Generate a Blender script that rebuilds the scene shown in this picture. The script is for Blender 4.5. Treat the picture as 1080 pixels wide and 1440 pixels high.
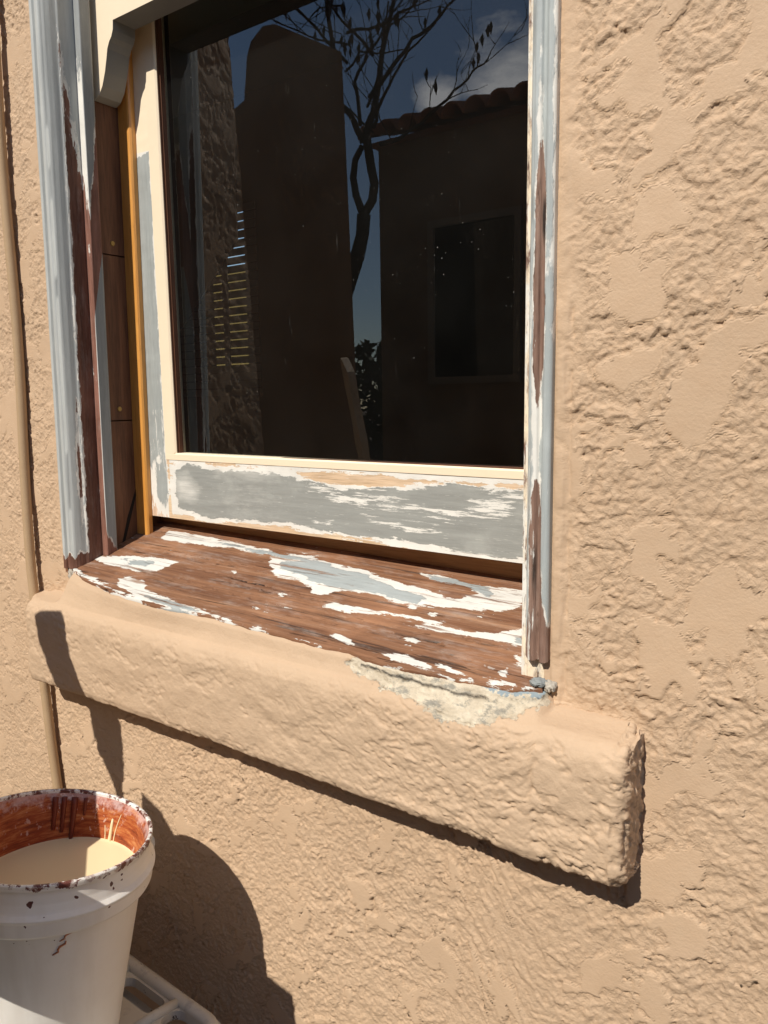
import bpy, math, random
import numpy as np
from mathutils import Vector, Matrix

random.seed(7)
for o in list(bpy.data.objects):
    bpy.data.objects.remove(o)
U = 0.65                      # one drawing unit = distance camera to wall = 0.65 m
SUN = np.array([0.03, 1.0, -1.03])      # direction the sunlight travels
scene = bpy.context.scene
COL = scene.collection

# ------------------------------------------------------------------ camera
RM = np.array([[0.813239, 0.071615, -0.577507],
               [0.581747, -0.124934, 0.803717],
               [-0.014592, -0.989577, -0.143263]])
cam_d = bpy.data.cameras.new("camera")
cam_d.sensor_fit = 'VERTICAL'
cam_d.sensor_height = 24.0
cam_d.lens = 18.0
cam_d.clip_start = 0.02
cam_d.clip_end = 500
cam = bpy.data.objects.new("camera", cam_d)
M = Matrix.Identity(4)
for r in range(3):
    M[r][0] = RM[r, 0]; M[r][1] = -RM[r, 1]; M[r][2] = -RM[r, 2]
M[0][3], M[1][3], M[2][3] = 0.0, -1.0 * U, 0.0
cam.matrix_world = M
COL.objects.link(cam)
scene.camera = cam

# ------------------------------------------------------------------ world, sun
sdir = -SUN / np.linalg.norm(SUN)        # towards the sun
elev = math.asin(sdir[2])
world = bpy.data.worlds.new("World")
scene.world = world
world.use_nodes = True
wn = world.node_tree.nodes; wl = world.node_tree.links
wn.clear()
w_out = wn.new('ShaderNodeOutputWorld'); w_bg = wn.new('ShaderNodeBackground')
w_sky = wn.new('ShaderNodeTexSky'); w_sky.sky_type = 'NISHITA'; w_sky.sun_disc = False
w_sky.sun_elevation = elev
w_sky.sun_rotation = math.atan2(sdir[0], sdir[1])
w_sky.air_density = 1.0; w_sky.dust_density = 0.15; w_sky.ozone_density = 2.0
w_bg.inputs['Strength'].default_value = 0.10
# fair-weather clouds: noise over the whole dome, thick only in scattered banks
w_tc = wn.new('ShaderNodeTexCoord')
w_map = wn.new('ShaderNodeMapping'); w_map.inputs['Scale'].default_value = (1, 1, 2.2)
w_noise = wn.new('ShaderNodeTexNoise'); w_noise.inputs['Scale'].default_value = 7.0
w_noise.inputs['Detail'].default_value = 9; w_noise.inputs['Roughness'].default_value = 0.62
wl.new(w_tc.outputs['Generated'], w_map.inputs['Vector'])
wl.new(w_map.outputs['Vector'], w_noise.inputs['Vector'])
acc = None
for (dx, dy, dz, rad) in [(-0.405, -0.84, 0.352, 0.13), (-0.495, -0.80, 0.338, 0.06), (0.62, -0.70, 0.35, 0.25), (-0.95, 0.1, 0.3, 0.25), (0.3, 0.9, 0.3, 0.3), (0.9, 0.2, 0.4, 0.22)]:
    v = Vector((dx, dy, dz)).normalized()
    dist = wn.new('ShaderNodeVectorMath'); dist.operation = 'DISTANCE'
    dist.inputs[1].default_value = v
    wl.new(w_tc.outputs['Generated'], dist.inputs[0])
    mr = wn.new('ShaderNodeMapRange')
    mr.inputs['From Min'].default_value = 0.0; mr.inputs['From Max'].default_value = rad
    mr.inputs['To Min'].default_value = 0.32; mr.inputs['To Max'].default_value = -0.25
    wl.new(dist.outputs['Value'], mr.inputs['Value'])
    if acc is None:
        acc = mr.outputs[0]
    else:
        mx = wn.new('ShaderNodeMath'); mx.operation = 'MAXIMUM'
        wl.new(acc, mx.inputs[0]); wl.new(mr.outputs[0], mx.inputs[1]); acc = mx.outputs[0]
w_add = wn.new('ShaderNodeMath'); w_add.operation = 'ADD'
wl.new(w_noise.outputs['Fac'], w_add.inputs[0]); wl.new(acc, w_add.inputs[1])
w_cr = wn.new('ShaderNodeMapRange')
w_cr.inputs['From Min'].default_value = 0.56; w_cr.inputs['From Max'].default_value = 0.80
w_cr.inputs['To Max'].default_value = 0.8
wl.new(w_add.outputs[0], w_cr.inputs['Value'])
w_mix = wn.new('ShaderNodeMix'); w_mix.data_type = 'RGBA'
wl.new(w_cr.outputs[0], w_mix.inputs['Factor'])
wl.new(w_sky.outputs[0], w_mix.inputs[6])
w_mix.inputs[7].default_value = (22.0, 21.8, 21.6, 1)
wl.new(w_mix.outputs[2], w_bg.inputs['Color'])
wl.new(w_bg.outputs[0], w_out.inputs['Surface'])

sun_d = bpy.data.lights.new("sun", 'SUN')
sun_d.energy = 4.4; sun_d.angle = math.radians(0.53); sun_d.color = (1.0, 0.95, 0.86)
sun = bpy.data.objects.new("sun", sun_d)
sun.rotation_euler = Vector(SUN).to_track_quat('-Z', 'Y').to_euler()
sun.location = (0, -6, 8)
COL.objects.link(sun)

scene.view_settings.view_transform = 'Standard'
scene.view_settings.look = 'None'
scene.view_settings.exposure = 0.24
scene.view_settings.gamma = 1.0
scene.view_settings.use_curve_mapping = False

# ------------------------------------------------------------------ noise (numpy)
def perlin(x, y, seed=0):
    rs = np.random.RandomState(seed)
    perm = rs.permutation(512).astype(np.int64)
    perm = np.concatenate([perm, perm])
    ang = rs.rand(1024) * 2 * np.pi
    gx, gy = np.cos(ang), np.sin(ang)
    xi = np.floor(x).astype(np.int64); yi = np.floor(y).astype(np.int64)
    xf = x - xi; yf = y - yi
    xi &= 511; yi &= 511
    u = xf * xf * xf * (xf * (xf * 6 - 15) + 10); v = yf * yf * yf * (yf * (yf * 6 - 15) + 10)
    def g(ix, iy, dx, dy):
        h = perm[(perm[ix & 511] + iy) & 1023]
        return gx[h] * dx + gy[h] * dy
    a = g(xi, yi, xf, yf); b = g(xi + 1, yi, xf - 1, yf)
    c = g(xi, yi + 1, xf, yf - 1); d = g(xi + 1, yi + 1, xf - 1, yf - 1)
    return ((a * (1 - u) + b * u) * (1 - v) + (c * (1 - u) + d * u) * v) * 1.5

def fbm(x, y, octv=4, seed=0, rough=0.5):
    s = 0; a = 1; n = 0
    for k in range(octv):
        s = s + a * perlin(x * 2 ** k, y * 2 ** k, seed + k * 13); n += a; a *= rough
    return s / n

def billow(x, y, octv=3, seed=0, rough=0.55):
    s = 0; a = 1; n = 0
    for k in range(octv):
        s = s + a * np.abs(perlin(x * 2 ** k, y * 2 ** k, seed + k * 17)); n += a; a *= rough
    return s / n

def sstep(e0, e1, x):
    t = np.clip((x - e0) / (e1 - e0), 0, 1)
    return t * t * (3 - 2 * t)

def stucco_relief(x, z, fine=0.0, amp=1.0, plate=1.0, both=False):
    """hand-textured stucco: trowelled plateaus among torn, overlapping pats; x, z in metres, height in metres"""
    wx = x + 0.012 * perlin(x / 0.040, z / 0.040, 91) + 0.0045 * perlin(x / 0.012, z / 0.012, 92) + 0.0020 * perlin(x / 0.0045, z / 0.0045, 95)
    wz = z + 0.012 * perlin(x / 0.040, z / 0.040, 93) + 0.0045 * perlin(x / 0.012, z / 0.012, 94) + 0.0020 * perlin(x / 0.0045, z / 0.0045, 96)
    c, s = math.cos(0.6), math.sin(0.6)
    p = wx * c + wz * s; q = -wx * s + wz * c
    a = fbm(p / 0.064, q / 0.046, 5, 11, 0.58) + 0.10 * (plate - 1.0)
    P = sstep(0.075, 0.100, a)                     # flat trowelled plateaus
    A = sstep(0.03, 0.06, fbm(p / 0.030 + 7, q / 0.024, 4, 41, 0.58))   # overlapping thin pats
    B = sstep(0.04, 0.07, fbm(p / 0.019 + 2, q / 0.016, 4, 43, 0.58))
    C = sstep(0.05, 0.09, fbm(p / 0.012 + 5, q / 0.010, 3, 45, 0.6))
    lump = billow(p / 0.015, q / 0.011, 4, 23, 0.64)
    lump_f = billow(p / 0.0080, q / 0.0062, 3, 29, 0.6)
    rough = (lump * (1 - fine) + lump_f * fine * 0.8)
    tears = sstep(0.06, 0.0, np.abs(fbm(p / 0.026 + 3, q / 0.016, 4, 57, 0.62))) * sstep(-0.12, 0.22, fbm(x / 0.07, z / 0.07, 2, 77))
    h_r = 0.0018 * rough + (1 - 0.45 * fine) * (0.0017 * A + 0.0014 * B) + 0.0008 * C - 0.0011 * tears * (1 - 0.5 * fine)
    h_p = 0.0040 + 0.0003 * perlin(x / 0.02, z / 0.02, 5)
    mod = 0.74 + 0.55 * fbm(x / 0.15, z / 0.15, 2, 63)
    h = (h_r * (1 - P) + h_p * P) * mod
    h = h + 0.0022 * fbm(x / 0.22, z / 0.22, 2, 71) + (0.0007 * perlin(x / 0.0050, z / 0.0050, 83) + 0.0005 * perlin(x / 0.0030, z / 0.0030, 84)) * (1 - P)
    return (h * amp, 1 - P) if both else h * amp

def sdf(P, polys):
    """signed distance (inside > 0) of points P (N,2) to the union of polygons"""
    best = np.full(len(P), -1e9)
    for poly in polys:
        A = np.array(poly, float); B = np.roll(A, -1, 0)
        dmin = np.full(len(P), 1e9); inside = np.zeros(len(P), bool)
        for a, b in zip(A, B):
            e = b - a; w = P - a
            t = np.clip((w @ e) / max(e @ e, 1e-12), 0, 1)
            d = np.hypot(*(w - t[:, None] * e).T)
            dmin = np.minimum(dmin, d)
            cond = ((a[1] > P[:, 1]) != (b[1] > P[:, 1]))
            xc = a[0] + (P[:, 1] - a[1]) * (b[0] - a[0]) / (b[1] - a[1] if abs(b[1] - a[1]) > 1e-12 else 1e-12)
            inside ^= cond & (P[:, 0] < xc)
        best = np.maximum(best, np.where(inside, dmin, -dmin))
    return best

# ------------------------------------------------------------------ object helpers
ORG = {}
def _mesh(name, V, F, mats, smooth, attrs, fmat=None):
    me = bpy.data.meshes.new(name)
    V = np.asarray(V, dtype=np.float32)
    if isinstance(F, np.ndarray):
        n = len(F); k = F.shape[1]
        me.vertices.add(len(V)); me.vertices.foreach_set('co', V.ravel())
        me.loops.add(n * k); me.loops.foreach_set('vertex_index', F.astype(np.int32).ravel())
        me.polygons.add(n)
        me.polygons.foreach_set('loop_start', np.arange(0, n * k, k, dtype=np.int32))
        me.polygons.foreach_set('loop_total', np.full(n, k, dtype=np.int32))
        me.update(calc_edges=True)
    else:
        me.from_pydata(V.tolist(), [], F)
        me.update()
    for m in mats:
        me.materials.append(m)
    if fmat is not None:
        me.polygons.foreach_set('material_index', np.asarray(fmat, dtype=np.int32))
    me.polygons.foreach_set('use_smooth', np.full(len(me.polygons), bool(smooth)))
    for k, a in (attrs or {}).items():
        at = me.attributes.new(k, 'FLOAT', 'POINT')
        at.data.foreach_set('value', np.asarray(a, dtype=np.float32))
    me.validate()
    return me

def obj(name, V, F, mat, parent=None, smooth=False, attrs=None, origin=None, fmat=None):
    V = np.asarray(V, float)
    if parent is not None:
        org = ORG[parent.name]
    elif origin is not None:
        org = np.array(origin, float)
    else:
        lo, hi = V.min(0), V.max(0); org = np.array([(lo[0] + hi[0]) / 2, (lo[1] + hi[1]) / 2, lo[2]])
    mats = mat if isinstance(mat, (list, tuple)) else [mat]
    me = _mesh(name, (V - org) * U, F, mats, smooth, attrs, fmat)
    o = bpy.data.objects.new(name, me)
    COL.objects.link(o)
    if parent is not None:
        o.parent = parent
    else:
        o.location = Vector(org * U)
    ORG[o.name] = org
    return o

def thing(name, loc, label, cat, group=None):
    o = bpy.data.objects.new(name, None)
    o.empty_display_size = 0.05
    o.location = Vector(np.array(loc, float) * U)
    COL.objects.link(o)
    ORG[o.name] = np.array(loc, float)
    return tag(o, label, cat, group)

def tag(o, label=None, cat=None, group=None, kind=None):
    if label: o['label'] = label
    if cat: o['category'] = cat
    if group: o['group'] = group
    if kind: o['kind'] = kind
    return o

class MB:
    def __init__(s): s.v = []; s.f = []
    def add(s, v, f):
        n = len(s.v); s.v += [tuple(p) for p in v]; s.f += [tuple(i + n for i in q) for q in f]; return s
    def box(s, x0, x1, y0, y1, z0, z1):
        v = [(x, y, z) for x in (x0, x1) for y in (y0, y1) for z in (z0, z1)]
        f = [(0, 1, 3, 2), (4, 6, 7, 5), (0, 4, 5, 1), (2, 3, 7, 6), (0, 2, 6, 4), (1, 5, 7, 3)]
        return s.add(v, f)
    def bbox(s, x0, x1, y0, y1, z0, z1, b=0.003):
        """box with chamfered edges along z"""
        pts = [(x0 + b, y0), (x1 - b, y0), (x1, y0 + b), (x1, y1 - b), (x1 - b, y1), (x0 + b, y1), (x0, y1 - b), (x0, y0 + b)]
        return s.prism([(p[0], p[1], z0) for p in pts], (0, 0, z1 - z0))
    def prism(s, poly, ext):
        n = len(poly); e = np.array(ext)
        v = [tuple(p) for p in poly] + [tuple(np.array(p) + e) for p in poly]
        f = [tuple(range(n))[::-1], tuple(range(n, 2 * n))] + [(i, (i + 1) % n, n + (i + 1) % n, n + i) for i in range(n)]
        return s.add(v, f)
    def tube(s, pts, rad, n=8, cap=True):
        P = [np.array(p, float) for p in pts]
        if not hasattr(rad, '__len__'): rad = [rad] * len(P)
        rings = []; up = None
        for i, p in enumerate(P):
            t = P[min(i + 1, len(P) - 1)] - P[max(i - 1, 0)]; t /= (np.linalg.norm(t) + 1e-12)
            if up is None:
                a = np.array([0, 0, 1.0]) if abs(t[2]) < 0.9 else np.array([1.0, 0, 0])
                up = np.cross(t, a)
            up = up - t * (up @ t); up /= np.linalg.norm(up); w = np.cross(t, up)
            rings.append([p + rad[i] * (math.cos(2 * math.pi * k / n) * up + math.sin(2 * math.pi * k / n) * w) for k in range(n)])
        v = [q for r in rings for q in r]; f = []
        for i in range(len(P) - 1):
            for k in range(n):
                f.append((i * n + k, i * n + (k + 1) % n, (i + 1) * n + (k + 1) % n, (i + 1) * n + k))
        if cap:
            f.append(tuple(range(n))[::-1]); f.append(tuple(range((len(P) - 1) * n, len(P) * n)))
        return s.add(v, f)
    def lathe(s, prof, n=64, T=lambda p: p):
        v = []; f = []
        for (r, z) in prof:
            for k in range(n):
                a = 2 * math.pi * k / n
                v.append(T(np.array([r * math.cos(a), r * math.sin(a), z])))
        for i in range(len(prof) - 1):
            for k in range(n):
                f.append((i * n + k, i * n + (k + 1) % n, (i + 1) * n + (k + 1) % n, (i + 1) * n + k))
        return s.add(v, f)
    def build(s, name, mat, parent=None, smooth=False, origin=None):
        return obj(name, s.v, s.f, mat, parent, smooth, None, origin)

def grid_faces(nu, nv):
    """faces of a grid stored as index i*nv + j"""
    i, j = np.meshgrid(np.arange(nu - 1), np.arange(nv - 1), indexing='ij')
    a = (i * nv + j).ravel()
    return np.c_[a, a + nv, a + nv + 1, a + 1]

# ------------------------------------------------------------------ materials
class NT:
    def __init__(s, name):
        s.m = bpy.data.materials.new(name); s.m.use_nodes = True
        s.t = s.m.node_tree; s.t.nodes.clear()
        s.out = s.t.nodes.new('ShaderNodeOutputMaterial')
        s.b = s.t.nodes.new('ShaderNodeBsdfPrincipled')
        s.t.links.new(s.b.outputs[0], s.out.inputs['Surface'])
    def L(s, a, b): s.t.links.new(a, b)
    def put(s, sock, v):
        if hasattr(v, 'is_output') or isinstance(v, bpy.types.NodeSocket): s.L(v, sock)
        elif isinstance(v, (tuple, list)) and len(v) == 3 and sock.type == 'RGBA': sock.default_value = (*v, 1)
        else: sock.default_value = v
    def coord(s, scale=(1, 1, 1), loc=(0, 0, 0), rot=(0, 0, 0)):
        tc = s.t.nodes.new('ShaderNodeTexCoord'); mp = s.t.nodes.new('ShaderNodeMapping')
        mp.inputs['Scale'].default_value = scale; mp.inputs['Location'].default_value = loc; mp.inputs['Rotation'].default_value = rot
        s.L(tc.outputs['Object'], mp.inputs['Vector']); return mp.outputs[0]
    def noise(s, vec, scale=5, detail=4, rough=0.55, dist=0.0):
        n = s.t.nodes.new('ShaderNodeTexNoise'); s.L(vec, n.inputs['Vector'])
        n.inputs['Scale'].default_value = scale; n.inputs['Detail'].default_value = detail
        n.inputs['Roughness'].default_value = rough; n.inputs['Distortion'].default_value = dist
        return n.outputs['Fac']
    def voro(s, vec, scale, feature='F1', rand=1.0):
        n = s.t.nodes.new('ShaderNodeTexVoronoi'); n.feature = feature; s.L(vec, n.inputs['Vector'])
        n.inputs['Scale'].default_value = scale; n.inputs['Randomness'].default_value = rand
        return n
    def math(s, op, a, b=0.0, c=None):
        n = s.t.nodes.new('ShaderNodeMath'); n.operation = op
        s.put(n.inputs[0], a); s.put(n.inputs[1], b)
        if c is not None: s.put(n.inputs[2], c)
        return n.outputs[0]
    def rng(s, v, a, b, c=0.0, d=1.0, smooth=False):
        n = s.t.nodes.new('ShaderNodeMapRange')
        if smooth: n.interpolation_type = 'SMOOTHSTEP'
        s.put(n.inputs['Value'], v)
        for k, x in zip(('From Min', 'From Max', 'To Min', 'To Max'), (a, b, c, d)): n.inputs[k].default_value = x
        return n.outputs[0]
    def mix(s, f, a, b):
        n = s.t.nodes.new('ShaderNodeMix'); n.data_type = 'RGBA'
        s.put(n.inputs['Factor'], f); s.put(n.inputs[6], a); s.put(n.inputs[7], b); return n.outputs[2]
    def mul(s, a, b):
        n = s.t.nodes.new('ShaderNodeMix'); n.data_type = 'RGBA'; n.blend_type = 'MULTIPLY'
        n.inputs['Factor'].default_value = 1; s.put(n.inputs[6], a); s.put(n.inputs[7], b); return n.outputs[2]
    def attr(s, name):
        n = s.t.nodes.new('ShaderNodeAttribute'); n.attribute_name = name; return n.outputs['Fac']
    def ramp(s, f, stops):
        n = s.t.nodes.new('ShaderNodeValToRGB'); s.put(n.inputs[0], f)
        el = n.color_ramp.elements
        while len(el) < len(stops): el.new(0.5)
        for e, (p, c) in zip(el, stops): e.position = p; e.color = (*c, 1)
        return n.outputs[0]
    def bump(s, h, dist=0.001, strength=1.0, normal=None):
        n = s.t.nodes.new('ShaderNodeBump'); s.put(n.inputs['Height'], h)
        n.inputs['Distance'].default_value = dist; n.inputs['Strength'].default_value = strength
        if normal is not None: s.L(normal, n.inputs['Normal'])
        return n.outputs[0]
    def fin(s, color, rough=0.6, normal=None, spec=0.4):
        s.put(s.b.inputs['Base Color'], color); s.put(s.b.inputs['Roughness'], rough)
        s.b.inputs['Specular IOR Level'].default_value = spec
        if normal is not None: s.L(normal, s.b.inputs['Normal'])
        return s.m

def stucco_mat(name, base, fine=True, spec=0.25):
    t = NT(name)
    v = t.coord()
    n1 = t.noise(v, 3.0, 5, 0.6); n2 = t.noise(v, 60, 4, 0.6); n3 = t.noise(v, 420, 3, 0.6)
    c = t.mix(t.rng(n1, 0.3, 0.7), tuple(x * 0.93 for x in base), tuple(min(x * 1.06, 1) for x in base))
    c = t.mix(t.rng(n2, 0.35, 0.75, 0, 0.35), c, (base[0] * 0.9, base[1] * 0.84, base[2] * 0.78))
    n4 = t.noise(t.coord((1, 1, 0.45), (2, 2, 2)), 6.5, 6, 0.68)
    c = t.mix(t.rng(n4, 0.50, 0.78, 0, 0.30), c, tuple(x * k for x, k in zip(base, (1.08, 1.10, 1.14))))
    n5 = t.noise(t.coord((1, 1, 0.3), (7, 2, 5)), 11, 5, 0.65)
    c = t.mix(t.rng(n5, 0.58, 0.80, 0, 0.25), c, tuple(x * k for x, k in zip(base, (0.80, 0.76, 0.72))))
    h = t.math('ADD', t.math('MULTIPLY', n2, 0.6), t.math('MULTIPLY', n3, 0.45))
    n6 = t.noise(v, 190, 5, 0.7, 0.6)
    h = t.math('ADD', h, t.math('MULTIPLY', t.math('MULTIPLY', n6, t.attr('crumb')), 2.2))
    return t.fin(c, 0.72, t.bump(h, 0.0011, 0.8 if fine else 0.4), spec)

STUCCO = (0.535, 0.378, 0.248)
m_stucco = stucco_mat("tan_stucco", STUCCO)
m_stucco_shade = stucco_mat("shaded_tan_stucco", (0.24, 0.165, 0.105))  # same tan stucco, darkened: shade on the mirrored buildings put into the colour
m_cable = stucco_mat("tan_painted_cable", (0.42, 0.29, 0.17), False, 0.4)

WHITE = (0.78, 0.75, 0.68); GREY = (0.30, 0.325, 0.325); CREAM = (0.83, 0.69, 0.50)
def board_mat(name, wood_a, wood_b, grain='x', grey=GREY, white=WHITE, amp=0.016, rim=0.006, cracks=0.0, streak=0.0, cream=CREAM, wear=0.5, flecks=0.0):
    """weathered board: bare wood below, white primer, grey paint, later cream coat; masks come from attributes in drawing units"""
    t = NT(name)
    st = {'x': (0.32 if flecks else 1, 14, 14), 'z': (14, 14, 1), 'y': (14, 1, 14)}[grain]
    vg = t.coord(st); v = t.coord()
    st2 = {'x': (0.35, 1.2, 1.2), 'z': (1.2, 1.2, 0.35), 'y': (1.2, 0.35, 1.2)}[grain]
    ve = t.coord(st2)
    g1 = t.noise(vg, 7, 6, 0.65, 0.6); g2 = t.noise(vg, 26, 4, 0.6); g3 = t.noise(v, 9, 4, 0.6)
    wood = t.mix(t.rng(g1, 0.32, 0.68), wood_a, wood_b)
    wood = t.mix(t.rng(g2, 0.45, 0.75, 0, 0.30 if flecks else 0.55), wood, tuple(x * 0.45 for x in wood_a))
    wood = t.mix(t.rng(g3, 0.52, 0.75, 0, 0.4), wood, tuple(min(1, x * 1.7 + 0.02) for x in wood_b))
    e1 = t.noise(ve, 55, 5, 0.7); e2 = t.noise(ve, 190, 4, 0.7); e3 = t.noise(vg, 9, 5, 0.7, 0.4)
    e = t.math('ADD', t.math('ADD', t.math('MULTIPLY', e1, 0.45), t.math('MULTIPLY', e2, 0.25)), t.math('MULTIPLY', e3, 0.30))
    en = t.math('MULTIPLY', t.math('SUBTRACT', e, 0.5), amp * 4)
    en2 = t.math('MULTIPLY', t.math('SUBTRACT', t.noise(t.coord(st2, (3, 5, 1)), 70, 5, 0.7), 0.5), amp * 2.6)
    prm = t.attr('prm'); gry = t.attr('gry'); top = t.attr('top'); crm = t.attr('crm')
    mp = t.rng(t.math('ADD', prm, en), -0.0006, 0.0006)
    mg = t.rng(t.math('ADD', gry, t.math('ADD', en2, t.math('MULTIPLY', en, 0.5))), -0.001, 0.001)
    sk = t.math('MULTIPLY', t.math('SUBTRACT', t.noise(vg, 17, 6, 0.75, 0.2), 0.5), 0.16)
    mt = t.rng(t.math('ADD', top, t.math('ADD', sk, en)), -0.002, 0.004)
    if flecks:
        fk = t.math('MULTIPLY', t.rng(t.noise(ve, 48, 6, 0.72, 0.3), 0.665, 0.675), t.rng(t.noise(v, 7, 3), 0.42, 0.5))
        mt = t.math('MAXIMUM', mt, t.math('MULTIPLY', fk, flecks))
        pale = t.rng(t.noise(t.coord(st, (2, 1, 4)), 5, 6, 0.7, 0.5), 0.52, 0.68, 0, 0.75)
        wood = t.mix(pale, wood, (0.36, 0.20, 0.115))
        ct = t.rng(t.noise(t.coord((0.22, 12, 12), (1, 3, 2)), 5.5, 6, 0.66, 0.5), 0.60, 0.645, 0, 0.8)
        wood = t.mix(ct, wood, (0.045, 0.022, 0.014))
        worn = t.rng(t.noise(t.coord((0.5, 11, 11), (4, 4, 4)), 10, 6, 0.74, 0.4), 0.55, 0.62, 0, 0.92)
        mp = t.math('MULTIPLY', mp, t.math('SUBTRACT', 1.0, worn))
        gy = t.rng(t.noise(t.coord(st2, (7, 1, 4)), 18, 5, 0.7), 0.58, 0.75, 0, 0.32)
        wood = t.mix(gy, wood, (0.20, 0.135, 0.11))
    mc = t.rng(t.math('ADD', crm, t.math('MULTIPLY', en2, 0.25)), -0.0004, 0.0004)
    wn2 = t.noise(v, 30, 5, 0.6)
    wcol = t.mix(t.rng(wn2, 0.35, 0.7), white, tuple(x * 0.86 for x in white))
    gcol = t.mix(t.rng(t.noise(vg, 12, 5, 0.7), 0.3, 0.72), tuple(x * 0.88 for x in grey), tuple(min(1, x * 1.14) for x in grey))
    gcol = t.mix(t.rng(t.noise(v, 14, 5, 0.65), 0.52, 0.80, 0, 0.5 * wear), gcol, tuple(min(1, x * 1.7) for x in grey))
    scr = t.rng(t.noise(vg, 60, 3, 0.6), 0.66, 0.72, 0, 0.45 * wear)
    gcol = t.mix(scr, gcol, white)
    col = t.mix(mp, wood, wcol)
    col = t.mix(t.math('MULTIPLY', mg, mp), col, gcol)
    col = t.mix(mt, col, wcol)
    col = t.mix(mc, col, cream)
    paint = t.math('MAXIMUM', t.math('MAXIMUM', mp, mt), mc)
    dark = t.rng(t.noise(vg, 11, 5, 0.7, 0.5), 0.63, 0.70, 0, cracks)
    dark = t.math('MULTIPLY', dark, t.math('SUBTRACT', 1.0, paint))
    col = t.mix(dark, col, (0.012, 0.007, 0.005))
    dk = t.math('MULTIPLY', t.rng(t.math('ADD', t.attr('drk'), t.math('MULTIPLY', t.math('SUBTRACT', e3, 0.5), 1.4)), 0.45, 0.95, 0, 0.93), t.math('SUBTRACT', 1.0, paint))
    col = t.mix(dk, col, (0.010, 0.006, 0.004))
    hz = t.rng(t.math('ADD', t.attr('hze'), t.math('MULTIPLY', en, 1.2)), 0.0, 0.03, 0, 0.62)
    col = t.mix(t.math('MULTIPLY', hz, t.rng(t.noise(vg, 20, 5, 0.7), 0.25, 0.6, 0.35, 1)), col, white)
    h = t.math('ADD', t.math('MULTIPLY', paint, 0.55), t.math('MULTIPLY', t.math('MULTIPLY', mg, mp), 0.25))
    h = t.math('ADD', h, t.math('MULTIPLY', t.math('ADD', g1, t.math('MULTIPLY', g2, 0.7)), t.rng(paint, 0, 1, 0.75, 0.18)))
    h = t.math('SUBTRACT', h, t.math('MULTIPLY', dark, 1.6))
    rough = t.rng(paint, 0, 1, 0.72, 0.55)
    return t.fin(col, rough, t.bump(h, 0.0022 if flecks else 0.0013, 1.0), 0.3)

def plain(name, col, rough=0.5, spec=0.4, var=0.1, scale=20, bump=0.0, metal=0.0, bscale=80):
    t = NT(name); v = t.coord()
    n = t.noise(v, scale, 5, 0.6)
    c = t.mix(n, tuple(x * (1 - var) for x in col), tuple(min(1, x * (1 + var)) for x in col))
    nm = t.bump(t.noise(v, bscale, 4, 0.6), 0.001, bump) if bump else None
    t.b.inputs['Metallic'].default_value = metal
    return t.fin(c, rough, nm, spec)

def grainy(name, a, b, grain='z', rough=0.6, spec=0.35, coat=0.0, bump=0.5):
    t = NT(name)
    st = {'x': (1, 14, 14), 'z': (14, 14, 1), 'y': (14, 1, 14)}[grain]
    vg = t.coord(st)
    g = t.noise(vg, 6, 6, 0.65, 0.7); g2 = t.noise(vg, 30, 4, 0.6)
    c = t.mix(t.rng(g, 0.3, 0.7), a, b)
    c = t.mix(t.rng(g2, 0.5, 0.75, 0, 0.5), c, tuple(x * 0.5 for x in a))
    t.b.inputs['Coat Weight'].default_value = coat; t.b.inputs['Coat Roughness'].default_value = 0.25
    return t.fin(c, rough, t.bump(t.math('ADD', g, g2), 0.0006, bump), spec)

m_sill = board_mat("weathered_sill_wood", (0.135, 0.056, 0.028), (0.275, 0.132, 0.066), 'x', cracks=0.9, amp=0.017, flecks=1.0, white=(0.67, 0.65, 0.595), grey=(0.31, 0.335, 0.33))
m_rail = board_mat("scraped_rail_paint", (0.62, 0.43, 0.26), (0.70, 0.52, 0.36), 'x', amp=0.015, wear=0.9, grey=(0.29, 0.292, 0.268))
m_stile = board_mat("scraped_stile_paint", (0.60, 0.42, 0.29), (0.68, 0.50, 0.37), 'z', amp=0.010, grey=(0.32, 0.335, 0.32))
m_casing = board_mat("casing_paint", (0.11, 0.048, 0.030), (0.21, 0.095, 0.062), 'z', grey=(0.42, 0.432, 0.415), amp=0.010, wear=0.35)
m_jamb = board_mat("jamb_paint", (0.17, 0.075, 0.05), (0.30, 0.14, 0.10), 'z', grey=(0.26, 0.27, 0.265), amp=0.008, wear=0.4)
m_jamb_r = board_mat("weathered_jamb_paint", (0.16, 0.085, 0.06), (0.30, 0.19, 0.14), 'z', grey=(0.37, 0.395, 0.385), amp=0.007, cracks=0.4, wear=0.8)
m_cream = plain("cream_paint", CREAM, 0.45, 0.4, 0.04, 30, 0.15)
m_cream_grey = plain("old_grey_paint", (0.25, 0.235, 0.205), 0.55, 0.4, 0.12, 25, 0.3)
m_pulley = grainy("dark_old_pine", (0.075, 0.031, 0.016), (0.185, 0.082, 0.040), 'z')
m_band = grainy("brown_sill_board", (0.30, 0.15, 0.06), (0.42, 0.23, 0.10), 'x', 0.55)
m_bead = grainy("varnished_orange_pine", (0.60, 0.25, 0.045), (0.72, 0.35, 0.085), 'z', 0.35, 0.5, 0.3, 0.1)
m_recess = grainy("dark_rabbet_wood", (0.07, 0.028, 0.014), (0.15, 0.06, 0.03), 'z')
m_brass = plain("aged_brass", (0.36, 0.24, 0.08), 0.45, 0.5, 0.3, 200, 0.2, 0.7)
m_room = plain("shade_dark_room", (0.035, 0.029, 0.024), 0.9, 0.1, 0.1)  # near black: the dim room's shade is put into the surface colour
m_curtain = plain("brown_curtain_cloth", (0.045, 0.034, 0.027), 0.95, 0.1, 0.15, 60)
m_slat = plain("blind_slat", (0.06, 0.05, 0.035), 0.6, 0.3)
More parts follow.
